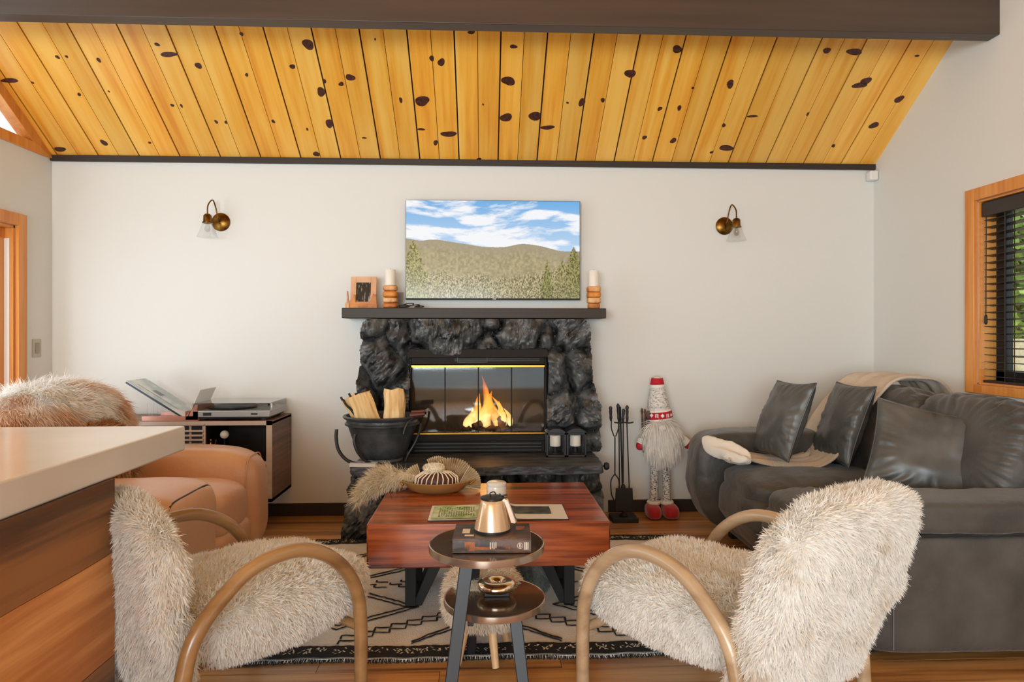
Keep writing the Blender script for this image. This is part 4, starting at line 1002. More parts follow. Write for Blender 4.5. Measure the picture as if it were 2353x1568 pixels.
# front footrest panels
def fr(W, V): W = W.copy(); W[:, 0] += .10*np.clip(-V[:, 2], 0, 1); return W+.004*fbm(W*8, 17, 3)[:, None]
for y0, y1 in ((2.60, 3.19), (3.20, 3.77)):
    P_('footrest', (1.52, (y0+y1)/2, .24), (.18, (y1-y0)/2, .17), 5, 24, fr)
def sc_d(seed):
    def f(W, V):
        W = W.copy(); W[:, 2] += .02*np.clip(V[:, 2], 0, 1)*(1-V[:, 1]**2); r_ = np.abs(V[:, 1])**3
        W[:, 2] += .006*np.sin(V[:, 0]*26+4*fbm(V*2, seed, 2))*r_*np.clip(V[:, 2], 0, 1)
        return W+.006*np.stack([fbm(W*7, seed, 3), fbm(W*7, seed+1, 3), fbm(W*7, seed+2, 3)], 1)
    return f
for k, (y0, y1) in enumerate(((2.59, 3.19), (3.195, 3.775))):
    P_('seat_cushion', (1.76, (y0+y1)/2, .405), (.40, (y1-y0)/2, .075), 5, 36, sc_d(40+k))
def bk_d(seed):
    def f(W, V):
        W = W.copy(); z = V[:, 2]; y = V[:, 1]
        W[:, 0] -= .03*np.clip(-V[:, 0], 0, 1)*np.exp(-((z+.3)/.6)**2)
        ed_ = np.clip((np.abs(y)-.35)/.65, 0, 1)+np.clip((z-.35)/.65, 0, 1)*.8
        a = np.arctan2(z, y)
        W[:, 0] += .010*np.sin(a*34+5*fbm(V*1.5, seed, 2))*ed_*.6*np.clip(-V[:, 0]+.3, 0, 1)
        W[:, 2] += .008*np.sin(y*20+3*fbm(V*2, seed+2, 2))*np.clip(z, 0, 1)
        return W+.010*np.stack([fbm(W*6, seed, 3), fbm(W*6, seed+1, 3), fbm(W*6, seed+2, 3)], 1)
    return f
lean = Matrix.Rotation(math.radians(13), 4, 'Y')
for k, (y0, y1) in enumerate(((2.56, 3.235), (3.24, 3.86))):
    P_('back_cushion', (2.275, (y0+y1)/2, .69), (.14, (y1-y0)/2, .25), 4.8, 44, bk_d(60+k*5), Mx=lean)
P_('back_frame', (2.44, 3.2, .47), (.15, .83, .40), 7, 26, wr(90, .005))

def pillow(label, w, h, t, loc, nrm, lean_, roll, seed, m=M_pil, name='leather_pillow', welt=True):
    """square cushion: plane spanned by local x (width) and z (height), facing -y, pinched corners"""
    n = 44; rg_ = np.random.default_rng(seed)
    u = np.linspace(-1, 1, n+1); U_, V_ = np.meshgrid(u, u); Uf, Vf = U_.ravel(), V_.ravel()
    prof = np.clip((1-Uf**2), 0, 1)**.42*np.clip((1-Vf**2), 0, 1)**.42
    pin = 1-.07*(1-Vf**2)*np.abs(Uf)**3; pin2 = 1-.07*(1-Uf**2)*np.abs(Vf)**3
    X_ = Uf*w/2*pin; Z_ = Vf*h/2*pin2
    a = np.arctan2(Vf, Uf); rad = np.maximum(abs(Uf), abs(Vf)); q = np.stack([Uf*1.2, Vf*1.2, 0*Uf+seed], 1)
    wv = (np.sin(a*30+5*fbm(q, seed, 2))*.5+np.sin(a*17+seed+4*fbm(q, seed+1, 2))*.5)*np.clip((rad-.5)/.5, 0, 1)*prof*.012
    wv += .010*fbm(q*1.6, seed+5, 2)*prof
    g = G()
    for s in (-1, 1):
        Y_ = s*(t/2*prof)+wv*(1 if s < 0 else -.5)
        v = np.stack([X_, Y_, Z_], 1); f = [(j*(n+1)+i, j*(n+1)+i+1, (j+1)*(n+1)+i+1, (j+1)*(n+1)+i) for j in range(n) for i in range(n)]
        if s > 0: f = [q_[::-1] for q_ in f]
        g.add([tuple(p) for p in v], f)
    r = T(name, label, 'cushion', loc, 0, 'leather pillows on the sofa')
    yaw = math.atan2(nrm[1], nrm[0])+PI/2     # local -y faces nrm
    r.rotation_euler = (Matrix.Rotation(yaw, 3, 'Z') @ Matrix.Rotation(-lean_, 3, 'X') @ Matrix.Rotation(roll, 3, 'Y')).to_euler()
    g.build('cover', m, r, smooth=75)
    b = G(); e = [(u_*w/2, -1) for u_ in ()]
    loop = []
    for s0 in range(4):
        for k in range(n):
            tt = -1+2*k/n; uu_, vv_ = [(tt, -1), (1, tt), (-tt, 1), (-1, -tt)][s0]
            loop.append((uu_*w/2*(1-.07*(1-vv_**2)), 0, vv_*h/2*(1-.07*(1-uu_**2))))
    b.tube(loop, .0045, 6, closed=True); b.build('piping', m, r, smooth=80)
    return r
pillow('dark grey leather pillow at far end of sofa resting on the throw', .40, .45, .15, (1.685, 3.62, .755), (-1, -.06), math.radians(22), math.radians(-2), 3)
pillow('dark grey leather pillow in middle of sofa leaning on back cushions', .46, .43, .15, (2.02, 2.90, .685), (-.40, -.91), math.radians(20), math.radians(12), 14)
pillow('upright dark leather pillow wedged between the throw and the far back cushion', .36, .46, .14, (2.02, 3.60, .735), (-1, -.05), math.radians(20), math.radians(0), 25)
pillow('dark leather pillow against the near sofa arm, nearest the right edge of the photo', .36, .46, .14, (2.225, 2.765, .70), (-1, -.12), math.radians(20), math.radians(0), 36)
# throw blanket
M_thr = mat('beige_throw', S(216, 200, 180), .9, col2=S(200, 180, 156), ns=4, bump=.5, bs=120, bstretch=(1, 1, .4), sheen=.3)
path = smoothpts([(2.64, 0, .70), (2.61, 0, .86), (2.52, 0, .97), (2.38, 0, .992), (2.24, 0, .975), (2.14, 0, .89), (2.02, 0, .74), (1.95, 0, .60), (1.88, 0, .525), (1.78, 0, .50), (1.60, 0, .512), (1.46, 0, .535), (1.37, 0, .545), (1.33, 0, .555)], 6)
NP = len(path); g = G()
def thr(u, v):
    k = min(int(u*(NP-1)), NP-2); t = u*(NP-1)-k; p = path[k]*(1-t)+path[k+1]*t
    w0 = 3.56-.10*math.sin(min(1, u*1.3)*PI); w1 = 3.93-.17*min(1, max(0, (u-.52)/.1))
    if u > .72: w0 = w0-.05+.05*math.cos((u-.72)*8)
    y = w0+(w1-w0)*v
    up = .0
    if u > .62: up = .02*v     # climbs over the far arm
    wob = .007*math.sin(v*19+u*7)+.006*math.sin(v*31+u*23)
    return (p.x-2.0+wob*.8, y-3.2, p.z+up+wob)
g.grid(90, 36, thr)
o = g.build('throw_blanket', M_thr, smooth=80, solid=.012); tag(o, 'beige throw blanket draped over the far back and seat of the sofa', 'blanket', loc=(2.0, 3.2, 0))
g = G()
def fold(W, V):
    W = W.copy(); W[:, 2] += .02*V[:, 0]+.010*np.sin(V[:, 1]*3+V[:, 0]*4); return W+.006*fbm(W*12, 5, 3)[:, None]
g.puff((0, 0, 0), (.05, .19, .034), 2.6, 20, fold, M=Matrix.Rotation(math.radians(20), 4, 'Z') @ Matrix.Rotation(math.radians(10), 4, 'X'))
tag(g.build('fleece_roll', mat('white_fleece', S(232, 226, 216), .9, bump=.4, bs=150), smooth=80), 'rolled white fleece edge lying at the front end of the beige throw', 'cloth', loc=(1.35, 3.60, .585))

# ================================================================ tan club chair
M_tan = mat('tan_leather', S(206, 156, 120), .36, col2=S(218, 174, 140), ns=3, bump=.15, bs=40, coat=.15, spec=.5)
M_pip = mat('dark_piping', S(56, 38, 28), .5)
cc = T('club_chair', 'tan leather club chair with rounded arms facing right behind island', 'armchair', (-1.70, 3.1, 0))
def Pc(name, c, h, p, n, disp=None, m=M_tan):
    g = G(); g.puff(Vector(c)-Vector((-1.70, 3.1, 0)), h, p, n, disp); return g.build(name, m, cc, smooth=60)
def ca(W, V):
    W = W.copy(); top = np.clip(V[:, 2], 0, 1)
    W[:, 2] -= .05*top*np.clip(-V[:, 0], 0, 1); return W+.003*fbm(W*6, 7, 2)[:, None]
Pc('arm', (-1.66, 3.60, .33), (.47, .15, .30), 4.2, 34, ca)
def ca2(W, V):
    W = W.copy(); return W+.003*fbm(W*6, 9, 2)[:, None]
Pc('arm', (-1.64, 2.74, .31), (.47, .235, .30), 8, 40, ca2)
g = G()     # piping round the near arm front
def ring(yc, hy_, zc0, hz, x, p=5.5):
    out = []; fr_ = (x+1.65)/.47; sc0 = (1-fr_**p)**(1/p)*1.03; hy_ *= sc0; hz *= sc0
    for k in range(60):
        a = 2*PI*k/60; c_, s_ = math.cos(a), math.sin(a); r = (abs(c_)**p+abs(s_)**p)**(-1/p); out.append((x+1.70, yc+c_*r*hy_*.985-3.1, zc0+s_*r*hz*.985))
    return out
g.tube(ring(2.74, .235, .31, .30, -1.65+.47*.945, 8), .0055, 6, closed=True); g.build('piping', M_pip, cc, smooth=80); g = G(); g.tube(ring(3.60, .15, .33, .30, -1.66+.47*.88, 4.2), .0035, 6, closed=True)
g.build('piping', M_tan, cc, smooth=80)
def sd_(W, V):
    W = W.copy(); W[:, 2] += .03*(1-V[:, 1]**2)*np.clip(V[:, 2], 0, 1); return W
Pc('seat_cushion', (-1.65, 3.21, .375), (.46, .25, .12), 4.5, 28, sd_)
Pc('front_panel', (-1.62, 3.21, .17), (.435, .24, .15), 8, 20)
Pc('back', (-2.12, 3.17, .46), (.16, .66, .42), 4.5, 30, wr(12, .006))
# fur throw over the chair back
M_goat = furmat('fur_tan', S(250, 248, 244), S(228, 180, 134), 3.0, (.50, .66))
def fd(W, V):
    W = W.copy(); W += .02*np.stack([fbm(W*5, 15, 3), fbm(W*5, 18, 3), fbm(W*5, 21, 3)], 1); W[:, 2] -= .10*np.abs(V[:, 1])**3*np.clip(V[:, 2], 0, 1); return W
g = G(); g.puff((0, 0, 0), (.20, .50, .30), 3.0, 34, fd)
def cf_(p):
    c = np.zeros_like(p); c[:, 2] = -.7; c[:, 1] = .5*np.sign(p[:, 1])*np.clip(abs(p[:, 1])*2, 0, 1)-.3; c[:, 0] = .5; return c
fo = furry('fur_throw', g, M_goat, None, 52000, .065, .0028, cf_, .8, .4, .05, .5, 91, wav=.18)
tag(fo, 'long haired white and tan fur throw over the back of the club chair', 'fur throw', loc=(-2.08, 3.24, .68))
def fp_pillow():
    g = G()
    g.puff((0, 0, 0), (.09, .2, .17), 2.6, 22, wr(33, .01), M=Matrix.Rotation(math.radians(-20), 4, 'Y'))
    o = furry('fur_pillow', g, mat('brown_fur', S(150, 100, 62), .85, col2=S(206, 170, 130), ns=9), None, 12000, .03, .003, (0, 0, -.6), .8, .45, .03, .5, 95)
    tag(o, 'brown and cream fur pillow on the seat of the club chair', 'cushion', loc=(-1.80, 3.17, .65))
fp_pillow()

# ================================================================ media console
M_wal = wood('walnut', S(92, 58, 42), S(140, 96, 72), 'Y', .45, .1, .05, 1, third=S(118, 78, 58))
M_face = mat('pale_oak_face', S(202, 184, 170), .5, col2=S(190, 168, 152), ns=4, stretch=(.4, 5, 5))
cn_ = T('media_console', 'walnut media console with slatted door and open niche by the back wall', 'console', (-1.86, 4.28, 0))
M_drkin = mat('niche_dark', S(34, 24, 20), .5)
def lx(x): return x+1.86
g = G(); t_ = .022; x0, x1, y0, y1, z0, z1 = -.56, .555, -.20, .205, .20, .70
g.box(x0, x0+t_, y0, y1, z0, z1); g.box(x1-t_, x1, y0+.004, y1, z0, z1-.004); g.box(x0, x1, y0+.004, y1, z0, z0+t_); g.box(x0, x1, y1-.01, y1, z0, z1)
g.box(x0, x1, y0+.004, y1, z1-t_, z1); g.build('carcass', M_wal, cn_, bevel=.002)
g = G(); g.box(x0, x1, y0, y0+.004, z1-.026, z1); g.box(x1-.035, x1, y0, y0+.004, z0, z1); g.box(x0, x1, y0, y0+.004, z0, z0+.02)
dx = atY(468, 1000, 4.08).x+1.86; g.box(dx, dx+.010, y0, y0+.012, z0, z1-.02); g.box(dx, x1-.035, y0, y0+.02, .43, .45); g.build('face_frame', M_face, cn_)
g = G()
for k in range(15): z = .25+k*.0275; g.box(x0+.02, dx-.002, y0-.002, y0+.008, z, z+.011)
for x in (x0+.02, x0+.2, dx-.09, dx-.012): g.box(x, x+.012, y0+.008, y0+.016, .24, z1-.03)
g.build('slatted_door', M_face, cn_, bevel=.001)
for x in (x0+.2, x1-.30):
    for y in (-.14, .14): g = G(); g.tube([(x, y, 0), (x, y, z0)], [.012, .018], 10); g.build('leg', M_wal, cn_, smooth=50)
g = G(); g.box(x0+.024, x1-.024, y1-.016, y1-.0105, z0+.024, z1-.024); g.box(x1-.028, x1-.0225, y0+.03, y1-.012, z0+.024, z1-.024); g.box(dx+.0, dx+.004, y0+.014, y1-.02, z0+.024, z1-.024); g.build('back_panel', M_drkin, cn_)
# things in the niche
c = atY(516, 999, 4.14)
g = G(); g.puff((0, 0, 0), (.026, .026, .026), 2, 12); tag(g.build('white_ball', M_white, smooth=80), 'round white ball shaped ornament in the open niche of the console', 'ornament', loc=(c.x, 4.14, c.z))
g = G(); g.tube([(0, 0, -.155), (0, 0, -.024)], .004, 8); g.lathe([(0, -.185), (.03, -.185), (.03, -.178), (.005, -.172), (.004, -.15)], 20)
tag(g.build('ornament_stand', M_blackm, smooth=50), 'thin black stand under the white ball in the console niche', 'stand', loc=(c.x, 4.14, c.z-0.0))
c = atY(484, 1010, 4.14); fg = T('gold_figurine', 'tiny gold figurine standing in the console niche beside slatted door', 'figurine', (c.x, 4.14, .45))
g = G(); g.lathe([(0, 0), (.014, 0), (.013, .03), (.008, .07), (.011, .09), (.006, .11), (0, .118)], 14); g.tube(smoothpts([(-.012, 0, .07), (-.028, 0, .1), (-.022, 0, .13)], 4), .004, 6); g.tube(smoothpts([(.010, 0, .09), (.03, 0, .105), (.034, 0, .13)], 4), .004, 6); g.lathe([(0, .112), (.009, .12), (.009, .128), (0, .136)], 12); g.build('body', M_brass, fg, smooth=60)
# turntable
M_alu = mat('turntable_grey', S(176, 178, 178), .3, .4)
tt = T('turntable', 'silver record player with clear dust cover on right end of console', 'turntable', (-1.56, 4.27, .70))
g = G(); g.box(-.235, .235, -.17, .17, .022, .062); g.build('plinth', M_alu, tt, bevel=.004, segs=3)
g = G(); g.box(-.22, .22, -.155, .155, .012, .0225)
for x in (-.19, .19):
    for y in (-.13, .13): g.lathe([(.02, 0), (.022, .008), (.02, .014)], 16, c=(x, y, 0))
g.build('base', M_blackm, tt, smooth=40)
g = G(); g.lathe([(0, .0625), (.148, .0625), (.15, .066), (.15, .074), (.146, .077), (0, .077)], 48, c=(-.05, 0, 0)); g.build('platter', mat('vinyl', (.012, .012, .013), .25), tt, smooth=40)
g = G(); g.lathe([(.0, .062), (.025, .062), (.025, .082), (0, .084)], 20, c=(.165, .09, 0)); g.tube(smoothpts([(.165, .12, .09), (.165, .06, .094), (.16, -.03, .09), (.13, -.09, .083)], 5), .004, 8); g.box(.118, .138, -.115, -.085, .078, .088); g.build('tonearm', M_steel, tt, smooth=50)
g = G(); g.box(-.17, -.12, -.172, -.17, .032, .05); g.box(.12, .16, -.172, -.17, .036, .046); g.build('button', M_black, tt, bevel=.001)
g = G(); cz0, cz1 = .064, .108; th = .003
g.box(-.235, .235, -.17, -.17+th, cz0, cz1); g.box(-.235, .235, .17-th, .17, cz0, cz1); g.box(-.235, -.235+th, -.17, .17, cz0, cz1); g.box(.235-th, .235, -.17, .17, cz0, cz1); g.box(-.235, .235, -.17, .17, cz1-th, cz1)
g.build('dust_cover', glassmat('dust_cover_acrylic', (.82, .84, .85), 1.6, .03), tt, bevel=.002)
# record stand with leaning magazines and glasses
M_cop = mat('rose_copper', S(206, 150, 132), .3, .35)
rs = T('magazine_rack', 'low rose coloured tray rack holding a leaning album on the console', 'rack', (-1.90, 4.22, .70))
g = G(); g.box(-.20, .14, -.12, .12, 0, .006); g.box(-.20, .14, -.12, -.115, .006, .03); g.box(-.20, .14, .115, .12, .006, .03); g.box(.06, .065, -.12, .12, .006, .06); g.prism([(.065, .006), (.14, .006), (.14, .10), (.125, .10), (.065, .03)], -.12, -.116); g.box(.136, .14, -.12, .12, .006, .10); g.build('tray', M_cop, rs, bevel=.001)
# leaning album: from lower right to upper left, facing up-right
pA, pB = Vector((.055, 0, .008)), Vector((-.30, 0, .235))
al = T('leaning_album', 'glossy blue grey album leaning open to the left on the rack', 'album', (-1.90, 4.22, .70))
dirv = (pB-pA).normalized(); nv_ = Vector((-dirv.z, 0, dirv.x)); nv_ = -nv_ if nv_.z < 0 else nv_
L_ = (pB-pA).length; Mx = Matrix(((dirv.x, 0, nv_.x, pA.x), (0, 1, 0, 0), (dirv.z, 0, nv_.z, pA.z), (0, 0, 0, 1)))
g = G(); g.box(0, L_, -.115, .115, 0, .012, Mx); g.build('page_block', mat('dark_page_edges', S(52, 56, 60), .4), al)
g = G(); g.box(-.002, L_+.003, -.118, .118, -.002, .0, Mx); g.box(-.002, L_+.003, -.118, .118, .012, .0145, Mx); g.build('cover', mat('album_gloss', S(150, 170, 182), .12, col2=S(206, 214, 218), ns=5, coat=.6, contrast=(.42, .55)), al)
g = G(); g.box(L_*.55, L_*.7, -.02, .03, .0146, .015, Mx); g.box(L_*.2, L_*.9, -.06, -.055, .0146, .015, Mx); g.build('cover_print', mat('slate_ink', S(96, 112, 122), .3), al)
g = G(); M2 = Matrix.Translation((.068, 0, .008)) @ Matrix.Rotation(math.radians(24), 4, 'Y'); g.box(0, .004, -.12, .12, 0, .20, M2)
tag(g.build('record_sleeve', furmat('pale_sleeve', S(240, 238, 234), S(232, 230, 226))), 'pale thin record sleeve leaning right behind the glossy album', 'record sleeve', loc=(-1.90, 4.22, .70))
for i, (px, h, lb) in enumerate(((346, .10, 'clear drinking glass on the rack tray, left one beside the fur throw'), (360, .075, 'short clear drinking glass on the rack tray, right of the taller glass'))):
    c = atY(px, 960, 4.16-.0*i); g = G(); g.lathe([(0, .0), (.016, 0), (.019, h), (.0175, h), (.0145, .006), (0, .006)], 24)
    tag(g.build('drinking_glass', M_glass, smooth=40), lb, 'glass', 'glasses on the console', loc=(c.x, 4.16+.05*i, .7065))

# ================================================================ on the mantel
M_block = mat('carved_wood_light', S(232, 184, 126), .55, col2=S(196, 118, 52), ns=16, contrast=(.4, .62)); M_block2 = mat('carved_wood_orange', S(222, 140, 50), .5, col2=S(170, 92, 28), ns=10)
M_wax = mat('wax', S(238, 230, 218), .5, sub=.1)
pf = T('picture_frame', 'wooden picture frame with dark photo on left end of the mantel', 'picture frame', (-.80, 4.36, MZ))
Mx = Matrix.Rotation(math.radians(-9), 4, 'X')
g = G()
for b_ in ((-.085, -.048, .0, .215), (.048, .085, 0, .215), (-.048, .048, 0, .045), (-.048, .048, .175, .215)): g.box(b_[0], b_[1], -.008, .008, b_[2], b_[3], Mx)
g.build('frame', mat('frame_birch', S(224, 184, 150), .45, col2=S(206, 150, 106), ns=6), pf, bevel=.002)
g = G(); g.box(-.048, .048, -.002, .003, .045, .175, Mx); g.build('photo', mat('dark_photo_print', S(36, 34, 32), .25, col2=S(176, 166, 150), ns=16, stretch=(3, 1, .8), contrast=(.5, .6)), pf)
g = G(); g.prism([(-.085, -.002), (.095, -.002), (.088, .095), (.078, .088), (.07, .10), (.058, .07), (.048, .045), (-.046, .04), (-.05, .09), (-.06, .095), (-.07, .06), (-.085, .05)], -.022, -.012); g.box(-.03, .03, -.024, -.022, .01, .03); g.build('carved_ledge', M_block2, pf, bevel=.002)
g = G(); g.prism([(-.10, 0), (-.085, 0), (-.095, .115), (-.102, .115)], -.03, -.012); g.prism([(-.118, 0), (-.104, 0), (-.104, .045), (-.115, .036)], -.01, .02); g.build('side_peg', M_block, pf, bevel=.002)
def holder(px, blocks, label, rnd_, cl):
    c = atY(px, 706, 4.34); r = T('candle_holder', label, 'candle holder', (c.x, 4.34, MZ), group='stacked wood candle holders'); z = 0
    for i, (w_, h_, m_) in enumerate(blocks):
        g = G(); g.puff((0, 0, z+h_/2), (w_/2, w_/2, h_/2), 6 if not rnd_ else 4, 14, lambda W, V: W+.0015*fbm(W*60, i, 2)[:, None]); g.build('block', m_, r, smooth=50)
        z += h_
        g = G(); 
    cd = T('pillar_candle', cl, 'candle', (c.x, 4.34, MZ+z), group='white pillar candles on the mantel')
    g = G(); hh = .105; g.lathe([(0, 0), (.033, 0), (.034, .004), (.034, hh-.004), (.031, hh), (.02, hh-.004), (0, hh-.004)], 28); g.build('wax_body', M_wax, cd, smooth=40)
    g = G(); g.tube([(0, 0, hh-.006), (.001, 0, hh+.008)], .0012, 6); g.build('wick', M_blackm, cd)
holder(897, [(.098, .036, M_block2), (.094, .036, M_block), (.096, .042, M_block2), (.092, .038, M_block)], 'stacked carved wooden candle holder on the mantel left of the television', True, 'white pillar candle on the left wooden holder')
holder(1364, [(.076, .036, M_block2), (.088, .038, M_block), (.088, .036, M_block2), (.088, .040, M_block)], 'stacked wooden block candle holder on the mantel right of the television', False, 'white pillar candle on the right wooden holder')
g = G(); g.box(-.03, .03, -.003, .003, 0, .115, Matrix.Rotation(math.radians(-8), 4, 'X')); tag(g.build('small_glass_plate', glassmat('grey_glass', (.7, .72, .74), 2), bevel=.002), 'small grey glass plate behind the left candle holder on the mantel', 'glass plate', loc=(atY(916, 690, 4.43).x, 4.43, MZ))
random.seed(9); c = atY(944, 702, 4.33); g = G()
pts = [(-.075, 0, .004), (-.06, .02, .02), (-.02, .01, .032), (.02, -.01, .03), (.0, -.03, .014), (-.04, -.02, .008), (-.05, .015, .012), (.0, .03, .02), (.04, .02, .024), (.06, -.01, .02), (.03, -.03, .008), (.07, -.02, .006), (.085, .01, .012), (.06, .03, .016), (.02, .025, .006)]
g.tube(smoothpts(pts, 6), .0032, 8); g.puff((-.045, 0, .014), (.035, .018, .011), 3, 10)
tag(g.build('cable_coil', M_blackm, smooth=60), 'coiled black cable and plug on the mantel beneath the television', 'cable', loc=(c.x, 4.33, MZ+.001))

# ================================================================ on the hearth
HZ = .468
M_iron = mat('cast_iron', S(54, 56, 58), .38, .3, col2=S(84, 86, 88), ns=9, bump=.3, bs=60, spec=.5)
bk_ = T('iron_bucket', 'large black cast iron log bucket on left end of the hearth', 'bucket', (-.615, 3.985, HZ))
g = G(); g.lathe([(0, .02), (.115, .02), (.13, .03), (.165, .10), (.19, .17), (.205, .215), (.222, .222), (.224, .232), (.214, .238), (.214, .252), (.230, .262), (.236, .272), (.230, .28), (.218, .278), (.205, .235), (.18, .16), (.15, .08), (.11, .035), (0, .035)], 56, sx=1, sy=.86)
g.build('body', M_iron, bk_, smooth=50)
g = G(); g.lathe([(.0, 0), (.12, 0), (.125, .008), (.12, .021), (0, .021)], 48, sy=.86); g.build('base', M_iron, bk_, smooth=40)
for pts, w_ in (([(-.262, -.06, .20), (-.262, -.07, .15), (-.245, -.09, .085), (-.20, -.115, .035), (-.14, -.14, .012), (-.09, -.14, .010)], .010),
                ([(-.13, -.165, .185), (-.135, -.175, .145), (-.118, -.175, .09), (-.085, -.16, .04), (-.05, -.14, .012)], .009),
                ([(.235, -.05, .23), (.228, -.07, .18), (.205, -.09, .12), (.17, -.10, .06), (.15, -.10, .012)], .008)):
    g = G(); g.tube(smoothpts(pts, 7), [w_*(1.0 if i < 8 else 1) for i in range(len(smoothpts(pts, 7)))], 12); g.build('scroll_foot', M_black, bk_, smooth=60)
g = G(); g.tube(smoothpts([(.235, 0, .265), (.20, -.09, .268), (.17, -.15, .25), (.155, -.185, .215), (.15, -.195, .19)], 6), .004, 8); g.build('bail_handle', M_iron, bk_, smooth=60)
g = G(); g.tube([(.175, -.10, .285), (.262, -.09, .292)], [.013, .011], 12); g.tube([(.18, -.06, .30), (.265, -.05, .306)], [.010, .009], 10)
tag(g.build('wooden_tool_handle', mat('red_brown_handle', S(92, 44, 34), .4), smooth=50), 'reddish brown wooden tool handles sticking out of right side of bucket', 'tool handle', loc=(-.615, 3.985, HZ))
M_logc = wood('split_log_wood', S(196, 146, 86), S(238, 208, 156), 'Z', .7, 0, .06, 2.0, third=S(224, 184, 126)); M_bark2 = mat('log_bark', S(98, 66, 42), .9, bump=.6, bs=40, bstretch=(3, 3, 1))
def log(label, loc, rot, poly, L, bark=()):
    r = T('split_log', label, 'log', loc, 0, 'firewood in the iron bucket'); r.rotation_euler = rot
    g = G(); n = len(poly); v = []; rows = 12
    for j in range(rows+1):
        z = L*j/rows; s = 1-.06*(j/rows) if j < rows else .9
        for a, b in poly: v.append((a*s+.003*math.sin(z*40+a*90), b*s+.003*math.sin(z*31+b*90), z+(.006*math.sin(a*60) if j == rows else 0)))
    f = [(j*n+k, j*n+(k+1) % n, (j+1)*n+(k+1) % n, (j+1)*n+k) for j in range(rows) for k in range(n)]
    g.add(v, f+[tuple(range(n))[::-1], tuple(rows*n+k for k in range(n))])
    for i, q in enumerate(g.f[:-2]): g.mi[i] = 1 if (i % n) in bark else 0
    g.build('wood', [M_logc, M_bark2], r, smooth=25); return r
log('pale debarked log standing upright on right side of the iron bucket', (-.535, 3.94, .62), (math.radians(-4), 0, .2), [(.066*math.cos(a*PI/5), .055*math.sin(a*PI/5)) for a in range(10)], .285)
log('split log with bark leaning left in the iron bucket', (-.645, 3.95, .62), (math.radians(3), math.radians(-20), -.3), [(-.07, -.05), (.02, -.065), (.07, -.01), (.04, .05), (-.03, .055)], .27, bark=(2, 3))
log('wide split log lying behind the others on the left of the iron bucket', (-.715, 4.04, .64), (math.radians(-4), math.radians(-28), .3), [(-.05, -.04), (.04, -.05), (.06, .03), (-.02, .045)], .24, bark=(1,))
g = G()
for dx_, dz_, dy in ((0, 0, 0), (.03, .035, .02), (-.02, .012, .03)):
    g.tube(smoothpts([(-.12+dx_, -.03+dy, .22), (-.19+dx_, -.03+dy, .305+dz_), (-.225+dx_, -.03+dy, .34+dz_), (-.245+dx_, -.03+dy, .375+dz_)], 5), .0065, 8); 
tag(g.build('iron_tongs', M_blackm, smooth=60), 'black iron tong handles sticking out of left side of bucket', 'tongs', loc=(-.60, 3.985, HZ))
wb_ = T('small_white_book', 'small white book lying on hearth corner below the iron bucket', 'book', (-.70, 3.835, HZ-.001), math.radians(-6))
g = G(); g.box(-.075, .075, -.03, .03, .001, .017); g.build('pages', M_page, wb_)
g = G(); g.box(-.078, .078, -.032, .032, .017, .0195); g.box(-.078, .078, -.032, .032, -.001, .001); g.build('cover', mat('grey_white_cover', S(206, 206, 206), .4), wb_)
def lantern(px, lb, lb2):
    c = atY(px, 1045, 4.11); r = T('candle_lantern', lb, 'lantern', (c.x, 4.11, HZ), 0, 'black lanterns on the hearth'); h = .150; w_ = .056
    g = G()
    for sx in (-1, 1):
        for sy in (-1, 1): g.box(sx*w_-.006, sx*w_+.006, sy*.05-.006, sy*.05+.006, 0, h)
    g.box(-w_-.006, w_+.006, -.056, .056, 0, .012); g.box(-w_-.006, w_+.006, -.056, .056, h-.012, h); g.build('frame', M_black, r, bevel=.0015)
    g = G(); g.prism([(-.064, h), (.064, h), (.058, h+.008), (.02, h+.028), (-.02, h+.028), (-.058, h+.008)], -.058, .058); g.build('roof', M_black, r, bevel=.002)
    g = G(); g.box(-w_, w_, -.048, -.046, .012, h-.012); g.build('glass_pane', glassmat('lantern_glass', (1, 1, 1), .8), r)
    cd = T('lantern_candle', lb2, 'candle', (c.x, 4.11, HZ+.0125), group='candles inside the lanterns')
    g = G(); g.lathe([(0, .048), (.032, .048), (.034, .052), (.034, .114), (.03, .118), (0, .116)], 24); g.build('wax_body', M_wax, cd, smooth=40)
    g = G(); g.lathe([(0, 0), (.03, 0), (.03, .006), (.012, .01), (.012, .042), (.03, .046), (.03, .048), (0, .048)], 20); g.build('candle_stand', M_blackm, cd, smooth=40)
lantern(1276, 'black metal lantern on the hearth, left one beside the glass doors', 'white candle inside the left hearth lantern'); lantern(1322, 'black metal lantern on the hearth, right one at the slab end', 'white candle inside the right hearth lantern')

